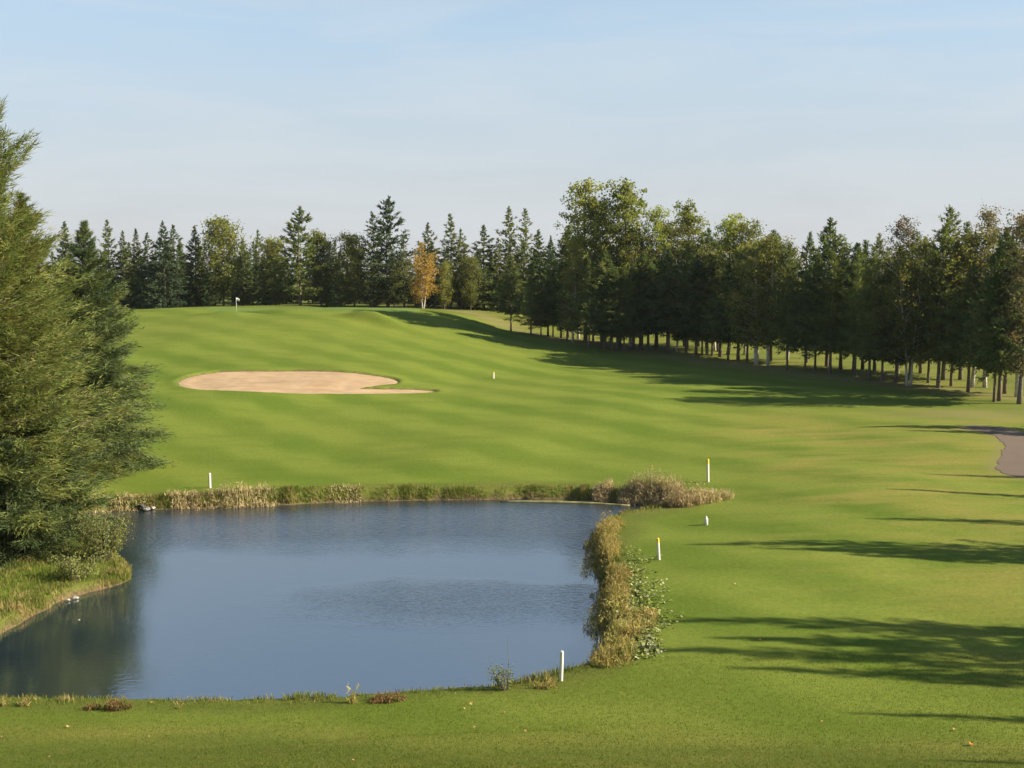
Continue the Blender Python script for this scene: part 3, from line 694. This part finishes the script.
single('spruce_tree', conifer('bank_spruce_small', M['near_spruce'], M['bark'], 207, 5.5, 3.0, .1, 140, 340, .36, .048, .2, .7, .75, .5, whorl=9, rnd=.28, flat=.28, tipup=.3), b, 3,
       'smallest bank conifer, spreading low branches just above the grass slope', 'spruce', LG)

# ------------------------------------------------------------------ bank vegetation
def blades(pts, hs, w, rng, lean=.35, segs=2, heads=None):
    n = len(pts); a = rng.uniform(0, 6.28, n); ld = np.c_[np.cos(a), np.sin(a), np.zeros(n)]*(lean*rng.uniform(.1, 1, n)*hs)[:, None]
    b = rng.uniform(0, 6.28, n); sd = np.c_[np.cos(b), np.sin(b), np.zeros(n)]*(w*rng.uniform(.6, 1.3, n)*.5)[:, None]
    up = np.c_[np.zeros(n), np.zeros(n), hs]
    mid = pts+up*.6+ld*.35; tip = pts+up+ld
    V = np.stack([pts-sd, pts+sd, mid+sd*.8, mid-sd*.8, tip], 1).reshape(-1, 3)
    i0 = np.arange(n)*5
    T = np.concatenate([np.c_[i0, i0+1, i0+2], np.c_[i0, i0+2, i0+3], np.c_[i0+3, i0+2, i0+4]])
    tint = rng.uniform(0, 1, n); return V, T, np.concatenate([tint]*3), tip
def clump(name, c, r, n, h, w, mat, label, cat, group, seed, plume=0.0, lean=.4, ell=1.0, ang=0.0):
    rng = np.random.default_rng(seed); a = rng.uniform(0, 6.28, n); q = r*np.sqrt(rng.uniform(0, 1, n))
    lx, ly = q*np.cos(a)*ell, q*np.sin(a); x = lx*math.cos(ang)-ly*math.sin(ang); y = lx*math.sin(ang)+ly*math.cos(ang)
    z = gz(c[0]+x, c[1]+y)-float(gz(c[0], c[1]))
    zz = np.maximum(z, -.35-float(gz(c[0], c[1])) + .2)
    hs = h*(.25+.95*rng.uniform(0, 1, n)**1.7)*(1-.45*(q/r)**2)*(.8+.2*np.sin(x*3+seed)+.15*np.sin(y*4+seed*2))
    V, T, ti, tip = blades(np.c_[x, y, zz-.03], hs, w, rng, lean)
    if plume > 0:
        m = rng.uniform(0, 1, n) < plume; tp = tip[m]
        for rep in range(4):
            D = rng.normal(0, .5, (len(tp), 3)); D[:, 2] += .6; D /= np.linalg.norm(D, axis=1)[:, None]
            v2, t2 = sprays(tp-D*.05+rng.normal(0, .05, tp.shape), D, rng.uniform(.10, .24, len(tp)), rng.uniform(.018, .045, len(tp)), rng)
            T = np.concatenate([T, t2+len(V)]); V = np.concatenate([V, v2]); ti = np.concatenate([ti, rng.uniform(.5, 1, len(tp))])
    o = link(name, mesh_np(name, V, T, mat, [('tint', 'FACE', ti)]), None, (c[0], c[1], float(gz(c[0], c[1]))))
    return tag(o, label, cat, group)
RC = 'dry reed clumps at the pond inlet'
reeds = [(603, 498, .45, 260, 1.15, 'lone pale reed clump at the far shore left of the inlet'), (632, 498, .6, 420, 1.35, 'feathery reed clump, first of the inlet bank from the water'),
         (650, 498, .6, 450, 1.4, 'tallest reed clump with pale plumes in the middle of the inlet bank'), (667, 500, .6, 380, 1.2, 'brown reed clump just before the leaning golden one'),
         (683, 505, .75, 480, 1.25, 'golden reed clump with long stems hanging down to the inlet'), (703, 502, .7, 400, 1.0, 'reed clump below the yellow topped stake'),
         (716, 499, .7, 300, .75, 'low brownish grass clump at the end of the inlet bank')]
for i, (px, py, r, n, h, lab) in enumerate(reeds):
    c = spot(px, py); clump('reed_clump', c, r, n*2, h, .022, M['reed'], lab, 'reeds', RC, 300+i, .45, .30, 1.5)
TC = 'tall straw grass clumps along the pond edge'
tg = [(611, 528, 1.1, 'tallest golden grass clump where the inlet meets the pond'), (598, 535, 1.2, 'leaning straw clump overhanging the water below the inlet'), (601, 552, 1.0, 'straw clump on the pond edge level with the middle stake'),
      (604, 568, .95, 'narrow straw clump halfway down the straight pond edge'), (607, 585, .95, 'yellow grass clump on the bank just below the halfway clump'), (609, 602, .9, 'straw clump beside the top of the leafy weeds'),
      (611, 620, .95, 'rusty grass clump next to the leafy weeds'), (612, 638, 1.0, 'stiff golden clump near the bottom of the straight bank'), (612, 655, .9, 'lowest straw clump in the pond corner by the near stake'),
      (640, 623, .6, 'greyish dry clump set back among the leafy weeds')]
for i, (px, py, h, lab) in enumerate(tg):
    c = spot(px+(i*5 % 3-1)*4, py); clump('tall_grass_clump', c, .9, 900, h*.74, .017, M['tallgrass'], lab, 'grass clump', TC, 330+i, .30, .28, 1.6, 1.4)
FG = 'straw tufts on the far shore'
for i, (px, py, h, lab) in enumerate([(183, 500, .8, 'straw tuft just left of the far white stake'), (197, 502, .6, 'low straw tuft below the far white stake'), (222, 499, .9, 'tall straw tuft just right of the far white stake'), (240, 500, .95, 'tallest feathery straw tuft on the far shore'),
                                      (262, 499, .75, 'rounded straw tuft ending the reedy part of the far shore'), (98, 507, .8, 'brownish tuft at the pond corner under the wide spruce'), (128, 504, .65, 'small brown tuft beside the drain stones'), (345, 497, .45, 'short straw tuft in the plain part of the far shore')]):
    c = spot(px, py); clump('straw_tuft', c, .65, 330, h*.85, .022, M['reed'], lab, 'grass tuft', FG, 350+i, .4, .3, 1.6)
NG = 'weeds along the near shore'
for i, (px, py, r, n, h, mat, lab) in enumerate([(386, 701, .40, 420, .34, 'rust_weed', 'low rusty weed patch at the middle of the near shore'), (352, 703, .12, 60, .55, 'tallgrass', 'small upright weed left of the rusty patch'), (118, 709, .28, 260, .30, 'rust_weed', 'small rounded brown weed on the near shore under the tree reflection'),
                                                 (93, 709, .2, 120, .22, 'rust_weed', 'reddish low weed touching the rounded brown one'), (24, 706, .14, 60, .35, 'tallgrass', 'thin straw weed near the corner of the near shore'), (3, 706, .14, 70, .35, 'tallgrass', 'straw weed at the very corner of the near shore'),
                                                 (180, 709, .06, 16, .5, 'tallgrass', 'single straw stalk on the near shore'), (545, 688, .25, 160, .35, 'tallgrass', 'straw weed close to the nearest stake'), (630, 640, .4, 260, .4, 'rust_weed', 'dark twiggy weed at the foot of the straight bank')]):
    c = spot(px, py); clump('weed', c, r, n, h, .02, M[mat], lab, 'weed', NG, 370+i, .2, .6, 1.4)

def leafy(name, c, r, n, h, ls, mat, seed, stalks, label, cat, group=None, tall=None):
    """small shrub: thin stems as the thing's stem part, leaves as its foliage part"""
    rng = np.random.default_rng(seed); root = link(name, None, None, (c[0], c[1], float(gz(c[0], c[1])))); tag(root, label, cat, group)
    mb = MB(); PPs = []
    for s in range(stalks):
        a = rng.uniform(0, 6.28); q = r*rng.uniform(.2, 1); tip = np.array([math.cos(a)*q, math.sin(a)*q, h*rng.uniform(.6, 1.05)])
        b0 = np.array([math.cos(a)*q*.25, math.sin(a)*q*.25, -.05]); mid = b0*.5+tip*.5+np.array([0, 0, .1*h])
        mb.tube([b0, mid, tip], [.014, .01, .005], 5, False)
        k = max(4, n//stalks); t = rng.uniform(.25, 1.03, k); PPs.append(b0*(1-t)[:, None]+tip*t[:, None]+rng.normal(0, .11*r+.02, (k, 3)))
    if tall: mb.tube([(0, 0, 0), (.05, 0, tall*.5), (.02, .03, tall)], [.012, .009, .005], 5, False)
    Pq = np.concatenate(PPs); n = len(Pq); D = rng.normal(0, 1, (n, 3)); D /= np.linalg.norm(D, axis=1)[:, None]; S = np.cross(D, rng.normal(0, 1, (n, 3))); S /= np.linalg.norm(S, axis=1)[:, None]
    l = (ls*rng.uniform(.6, 1.3, n))[:, None]; V = np.stack([Pq-D*l*.5, Pq+S*l*.3, Pq+D*l*.5, Pq-S*l*.3], 1).reshape(-1, 3)
    link('stem', mb.mesh(name+'_stem', M['bark_grey']), root); link('foliage', mesh_np(name+'_foliage', V, np.arange(n*4).reshape(-1, 4), mat, [('tint', 'FACE', rng.uniform(0, 1, n))]), root)
    return root
leafy('bush', spot(104, 560), 1.5, 3200, 2.1, .12, M['bush'], 401, 26, 'loose grey green bush leaning over the water at the tip of the bank', 'bush')
leafy('bush', spot(78, 578), 1.2, 1500, 1.0, .11, M['bush'], 403, 20, 'low bush at the foot of the conifers above the white stone', 'bush')
leafy('shrub', spot(507, 690), .62, 520, .75, .07, M['bush'], 402, 16, 'pale leafy shrub with one long bare stalk on the near shore', 'shrub', None, 1.75)
for i, (px, dp, r, h, lab) in enumerate([(203, 186, 2.2, 2.6, 'pale undergrowth bush under the narrow dark spruce at the wood edge'), (276, 187, 2.4, 2.4, 'rounded undergrowth bush at the foot of the tallest pine'), (338, 187, 2.2, 2.2, 'low undergrowth bush below the dip in the skyline'),
        (375, 188, 1.8, 2.0, 'low undergrowth bush near the tall grey green pine'), (462, 189, 2.0, 2.2, 'undergrowth bush a little after the golden birch'), (246, 188, 1.8, 1.9, 'small undergrowth bush behind the flagstick')]):
    q = at_d(px, 384, dp); leafy('bush', (q[0], dp), r, 900, h, .30, M['birch'], 420+i, 14, lab, 'bush', 'undergrowth at the far wood edge')
# broad leaved weeds on the right bank: nobody could count the plants
def weed_cover():
    rng = np.random.default_rng(44); out = []
    pts = np.array([spot(rng.normal(638, 12), rng.triangular(545, 650, 664)) for _ in range(300)])
    P0 = np.repeat(pts, 9, 0); n = len(P0); P0 = P0+np.c_[rng.normal(0, .16, n), rng.normal(0, .22, n), rng.uniform(.02, .16, n)]
    P0[:, 2] = np.maximum(P0[:, 2], gz(P0[:, 0], P0[:, 1])+.03)
    D = rng.normal(0, 1, (n, 3)); D[:, 2] *= .4; D /= np.linalg.norm(D, axis=1)[:, None]; S = np.cross(D, np.array([0, 0, 1.])+rng.normal(0, .5, (n, 3))); S /= np.linalg.norm(S, axis=1)[:, None]
    l = rng.uniform(.07, .17, n)[:, None]; V = np.stack([P0-D*l*.5, P0+S*l*.4, P0+D*l*.5, P0-S*l*.4], 1).reshape(-1, 3)
    o = link('ground_cover', mesh_np('ground_cover', V, np.arange(n*4).reshape(-1, 4), M['weeds'], [('tint', 'FACE', rng.uniform(0, 1, n))]))
    tag(o, 'leafy broad weeds with pale leaves spread over the pond bank', 'weeds', None, 'stuff')
weed_cover()
def bank_grass():
    rng = np.random.default_rng(45); n = 60000
    seg = np.roll(POND, -1, 0)-POND; ln = np.hypot(seg[:, 0], seg[:, 1]); nr = np.c_[seg[:, 1], -seg[:, 0]]/ln[:, None]
    ar = np.sum(POND[:, 0]*np.roll(POND[:, 1], -1)-np.roll(POND[:, 0], -1)*POND[:, 1]); nr *= np.sign(ar)
    i = rng.choice(len(POND), n, p=ln/ln.sum()); t = rng.uniform(0, 1, n)
    off = .10+np.abs(rng.normal(0, .55, n)); p = POND[i]+seg[i]*t[:, None]+nr[i]*off[:, None]
    wob = np.sin(p[:, 0]*1.7)+np.sin(p[:, 0]*.61+p[:, 1]*1.3)+np.sin(p[:, 1]*.9)
    keep = (fill_poly(POND, p[:, 0], p[:, 1]) > .06) & (rng.uniform(0, 1, n) < .5+.18*wob); p = p[keep]; off = off[keep]; wob = wob[keep]
    hs = (.16+.09*rng.uniform(0, 1, len(p))+.05*np.clip(wob, -1, 2))*np.where(p[:, 1] > 55, 1.05, 1.0)*np.clip(1.25-.45*off, .3, 1)
    V, T, ti, _ = blades(np.c_[p, gz(p[:, 0], p[:, 1])-.02], hs, .022, rng, .6)
    o = link('bank_grass', mesh_np('bank_grass', V, T, M['bankgrass'], [('tint', 'FACE', ti)]))
    tag(o, 'unmown grass fringe growing all round the pond edge', 'grass', None, 'stuff')
bank_grass()
def slope_grass():
    # longer unmown grass on the bank under the conifers
    rng = np.random.default_rng(46); n = 26000
    p = np.c_[rng.uniform(-32, -19, n), rng.uniform(43, 58, n)]; sd = fill_poly(POND, p[:, 0], p[:, 1]); p = p[(sd > .25) & (sd < 7)]
    V, T, ti, _ = blades(np.c_[p, gz(p[:, 0], p[:, 1])-.02], rng.uniform(.12, .32, len(p)), .025, rng, .6)
    o = link('slope_grass', mesh_np('slope_grass', V, T, M['bankgrass'], [('tint', 'FACE', ti)]))
    tag(o, 'longer grass on the bank below the large conifers', 'grass', None, 'stuff')
slope_grass()
def lawn_grass():
    # short blades of the mown grass nearest to the viewer
    rng = np.random.default_rng(47); n = 150000
    y = 24+12.5*rng.uniform(0, 1, n)**1.25; x = rng.uniform(-.5, .5, n)*y*1.02
    sd = fill_poly(POND, x, y); k = sd > .4; p = np.c_[x, y][k]
    V, T, ti, _ = blades(np.c_[p, gz(p[:, 0], p[:, 1])-.005], rng.uniform(.02, .055, len(p)), .012, rng, .9)
    o = link('lawn_grass', mesh_np('lawn_grass', V, T, M['lawn'], [('tint', 'FACE', ti)]))
    tag(o, 'short mown grass blades nearest to the viewer', 'grass', None, 'stuff')
M['lawn'] = foliage_mat('lawn_blades', (.085, .112, .015), (.148, .165, .026), (.18, .15, .04), .2, trans=.3, clump=.8, objvar=0)
lawn_grass()

# ------------------------------------------------------------------ stakes, marker, flag, stones
def stake(px, pyb, pyt, label, yellow=True, w=.055, tilt=(0, 0)):
    w *= .72
    b0 = spot(px, pyb); h = top_h(px, pyt, b0)
    root = link('hazard_stake', None, None, b0); root.rotation_euler = (tilt[1], tilt[0], random.uniform(0, .6)); tag(root, label, 'stake', 'marker stakes around the pond and fairway')
    hs = h*.80 if yellow else h*.97
    def sq(z0, z1, w0, w1, name, mat, bev=True):
        mb = MB(); r0, r1 = w0*.7071, w1*.7071
        def ring(z, r):
            c = r*.80
            return [(r, c*.35, z), (c*.35, r, z), (-c*.35, r, z), (-r, c*.35, z), (-r, -c*.35, z), (-c*.35, -r, z), (c*.35, -r, z), (r, -c*.35, z)]
        zs = [(z0, r0), (z1-.02, r1), (z1, r1*.75)]
        for z, r in zs: mb.v += [Vector(q) for q in ring(z, r)]
        for i in range(2):
            for k in range(8): mb.f.append((i*8+k, i*8+(k+1) % 8, (i+1)*8+(k+1) % 8, (i+1)*8+k))
        mb.f.append(tuple(range(16, 24))); mb.f.append(tuple(range(8))[::-1])
        link(name, mb.mesh(name, mat, False), root)
    sq(-.2, hs, w*1.7, w*1.7, 'post', M['white_paint'])
    if yellow: sq(hs-.001, h, w*1.72, w*1.72, 'cap', M['yellow_paint'])
    else: sq(hs-.001, h, w*1.72, w*1.3, 'cap', M['white_paint'])
    return root
stake(561, 681, 651, 'plain white stake on the near shore at the pond corner', False, .07, (.03, 0))
stake(659, 560, 538, 'slightly leaning white stake with yellow top beside the leafy bank weeds', True, .07, (-.07, 0))
stake(708, 482, 459, 'white stake with bright yellow top behind the reeds of the inlet', True, .09, (-.03, 0))
stake(210, 488, 473, 'white stake on the far shore among straw tufts', False, .085)
stake(493.5, 378.5, 372, 'tiny pale stake alone out on the far fairway', True, .10)
b0 = spot(706, 525)
mb = MB(); mb.tube([(0, 0, -.1), (0, 0, .30), (0, 0, .36), (0, 0, .39)], [.11, .10, .085, .04], 12)
r = link('tee_marker', None, None, b0); tag(r, 'short stubby white marker on the grass below the inlet', 'marker'); link('post', mb.mesh('post', M['white_paint']), r)
mb = MB(); mb.tube([(0, 0, .385), (0, 0, .43), (0, 0, .46)], [.055, .06, .02], 10); link('cap', mb.mesh('cap', M['white_paint']), r)
# flagstick
b0 = spot(236.5, 311.5); h = top_h(236.5, 297.5, b0)
r = link('flagstick', None, None, b0); tag(r, 'white flagstick with small white flag on the putting green', 'flagstick')
mb = MB(); mb.tube([(0, 0, -.1), (0, 0, h)], [.035, .028], 8); link('pole', mb.mesh('pole', M['white_paint']), r)
fx = np.linspace(0, .55, 8); V = []
for yy_ in (.018, -.018):
    for j, zt in enumerate((h-.03, h-.45)):
        for i, a in enumerate(fx): V.append((.03+a*.8, yy_+.06*math.sin(a*9)*a*2, zt-.25*a+(.1*a if j else -.02*a)))
n = 8; fc = [(i, i+1, n+i+1, n+i) for i in range(n-1)] + [(2*n+i+1, 2*n+i, 3*n+i, 3*n+i+1) for i in range(n-1)]
fc += [(i+1, i, 2*n+i, 2*n+i+1) for i in range(n-1)] + [(n+i, n+i+1, 3*n+i+1, 3*n+i) for i in range(n-1)] + [(0, n, 3*n, 2*n), (n-1, 3*n-1, 4*n-1, 2*n-1)]
link('flag', mesh_np('flag', V, fc, M['flag'], None, True), r)

def stone(px, py, r, mat, label, seed, flat=.6, z=None, name='stone', cat='stone'):
    rng = np.random.default_rng(seed); import bmesh
    bm = bmesh.new(); bmesh.ops.create_icosphere(bm, subdivisions=2, radius=1)
    k = rng.normal(0, 1, (4, 3))
    for v in bm.verts:
        s = 1+sum(.10*math.sin(3*v.co.dot(Vector(q))) for q in k); v.co *= s*r; v.co.z *= flat; v.co.x *= 1.3
    me = bpy.data.meshes.new(name); bm.to_mesh(me); bm.free(); me.materials.append(M[mat])
    p = spot(px, py) if z is None else Vector(at_z(px, py, z))
    return tag(link(name, me, None, (p.x, p.y, p.z+r*flat*.3)), label, cat)
stone(75, 598, .11, 'stone_white', 'white stone at the water line below the conifers', 61, .6, 0.05)
stone(68, 600, .08, 'stone_white', 'smaller pale stone touching the white stone at the water line', 62, .6, 0.05)
stone(79, 620, .035, 'stone_white', 'tiny pale object floating in the tree reflection', 63, .8, 0.0, 'float', 'float')
stone(147, 509, .17, 'stone_grey', 'grey stone on the far shore by the drain outlet', 64, .7, .1)
stone(153, 508, .11, 'stone_white', 'pale stone on the far shore by the drain outlet', 65, .7, .1)
# drain outlet: short dark pipe in the far bank
p = Vector(at_z(141, 508, .12)); mb = MB(); mb.tube([(0, 1.6, .05), (0, -.25, 0)], [.24, .24], 14, False); mb.tube([(0, -.25, 0), (0, 1.6, .05)], [.20, .20], 14, False)
tag(link('drain_pipe', mb.mesh('drain_pipe', M['concrete_dark']), None, p), 'dark drain pipe mouth in the far bank of the pond', 'pipe')
# pale mat of floating weed lying along the inlet mouth
a0, a1, a2 = at_z(500, 501.5, .02), at_z(565, 501.8, .02), at_z(630, 505.5, .02)
mb = MB(); q = [np.array(a0)*(1-t)**2+2*np.array(a1)*t*(1-t)+np.array(a2)*t*t for t in np.linspace(0, 1, 12)]
mb.tube([tuple(v) for v in q], [.03+.07*math.sin(PI*i/11)+.01*((i*7) % 3) for i in range(12)], 8)
tag(link('floating_weed', mb.mesh('floating_weed', M['log']), None), 'long thin pale strip of weed floating across the inlet mouth', 'log')

# fallen leaves on the near grass
def leaf_mesh(mat, seed):
    rng = np.random.default_rng(seed); V = []; n = 9
    for i in range(n):
        t = i/(n-1); w = .42*math.sin(PI*t**.8)*(1+.2*math.sin(t*19)); V += [(t-.5, w, .22*w+.12*math.sin(t*4)), (t-.5, 0, .05*math.sin(t*4)), (t-.5, -w, .26*w+.10*math.sin(t*4))]
    fc = []
    for i in range(n-1): fc += [(3*i, 3*i+1, 3*i+4, 3*i+3), (3*i+1, 3*i+2, 3*i+5, 3*i+4)]
    me = mesh_np('leaf', np.array(V)*.10, fc, mat, None, True)
    return me
LM = leaf_mesh(M['leaf_dry'], 1); LO = leaf_mesh(M['leaf_orange'], 2)
lv = [(3, 738), (68, 728), (125, 736), (150, 738), (138, 747), (50, 758), (152, 704), (198, 759), (174, 722), (464, 710), (505, 714), (471, 705), (475, 729), (524, 726), (525, 733), (560, 702), (571, 701), (604, 693), (621, 694), (623, 701), (760, 641), (822, 723), (860, 724), (954, 731), (353, 762), (40, 705), (735, 585), (294, 709)]
for i, (px, py) in enumerate(lv):
    p = spot(px, py); o = link('fallen_leaf', LM, None, (p.x, p.y, p.z+.045)); o.rotation_euler = (random.uniform(-.4, .4), random.uniform(-.4, .4), random.uniform(0, 6.28)); s = random.uniform(.55, 1.2); o.scale = (s, s, s)
    tag(o, 'small dry tan leaf fallen on the near mown grass', 'leaf', 'dry leaves on the grass')
p = spot(971, 746); o = link('fallen_leaf', LO, None, (p.x, p.y, p.z+.05)); o.scale = (1.7, 1.7, 1.7); o.rotation_euler = (.3, .2, 1)
tag(o, 'bright orange leaf on the dull grass near the bottom corner', 'leaf', 'dry leaves on the grass')

# ------------------------------------------------------------------ thin autumn haze
HAZE = .00006
hm, nt = new_mat('haze_air')
pv = N(nt, 'ShaderNodeVolumePrincipled'); pv.inputs['Color'].default_value = (.86, .92, 1, 1); pv.inputs['Density'].default_value = HAZE; pv.inputs['Anisotropy'].default_value = .2
ho = N(nt, 'ShaderNodeOutputMaterial'); L(nt, pv.outputs[0], ho.inputs['Volume'])
x0, x1, y0, y1, z0, z1 = -425, 425, -65, 625, float(HZ.min())-1, 34.0
hv = [(x, y, z) for z in (z0, z1) for x, y in ((x0, y0), (x1, y0), (x1, y1), (x0, y1))]
ho_ = link('haze', mesh_np('haze', hv, [(3, 2, 1, 0), (4, 5, 6, 7), (0, 1, 5, 4), (1, 2, 6, 5), (2, 3, 7, 6), (3, 0, 4, 7)], hm))
tag(ho_, 'thin pale haze in the air over the whole course', 'haze', None, 'stuff')

# ------------------------------------------------------------------ light
w = bpy.data.worlds.new('World'); scene.world = w; w.use_nodes = True
nt = w.node_tree; nt.nodes.clear()
sky = N(nt, 'ShaderNodeTexSky'); sky.sky_type = 'NISHITA'; sky.sun_disc = False
sky.sun_elevation = SUN_EL; sky.sun_rotation = SUN_AZ; sky.altitude = 100; sky.air_density = 1.0; sky.dust_density = .5; sky.ozone_density = 2.0
bg = N(nt, 'ShaderNodeBackground'); out = N(nt, 'ShaderNodeOutputWorld')
co = N(nt, 'ShaderNodeTexCoord').outputs['Generated']
sx = N(nt, 'ShaderNodeSeparateXYZ'); L(nt, co, sx.inputs[0])
cir = noise(nt, mapping(nt, co, (2.2, 2.2, 13), (.12, .10, 0)), 1.7, 5, .55, .6)      # faint high haze streaks
veil = math_n(nt, 'MULTIPLY', ramp(nt, cir, (.42, .62)), ramp(nt, sx.outputs[2], (.55, .02, .0, .42)))
hazef = ramp(nt, sx.outputs[2], (.21, .0, .0, .9))
mid = ramp(nt, sx.outputs[2], (.55, .14, .0, .72))
c = mixc(nt, mid, sky.outputs[0], (3.35, 4.2, 4.85))
c = mixc(nt, hazef, c, (3.55, 3.46, 3.50))
c = mixc(nt, veil, c, (4.1, 4.4, 4.6))
L(nt, c, bg.inputs[0]); bg.inputs[1].default_value = .075; L(nt, bg.outputs[0], out.inputs[0])
sl = bpy.data.lights.new('sun', 'SUN'); sl.energy = 5.0; sl.angle = math.radians(.5); sl.color = (1, .90, .74)
so = bpy.data.objects.new('sun', sl); C.objects.link(so)
sv = Vector((math.sin(SUN_AZ)*math.cos(SUN_EL), math.cos(SUN_AZ)*math.cos(SUN_EL), math.sin(SUN_EL)))
so.rotation_euler = sv.to_track_quat('Z', 'Y').to_euler()
vs = scene.view_settings; vs.view_transform = 'Standard'; vs.look = 'None'; vs.gamma = 1; vs.exposure = 1.2; vs.use_curve_mapping = False
scene.cycles.max_bounces = 5; scene.cycles.diffuse_bounces = 2; scene.cycles.transmission_bounces = 3
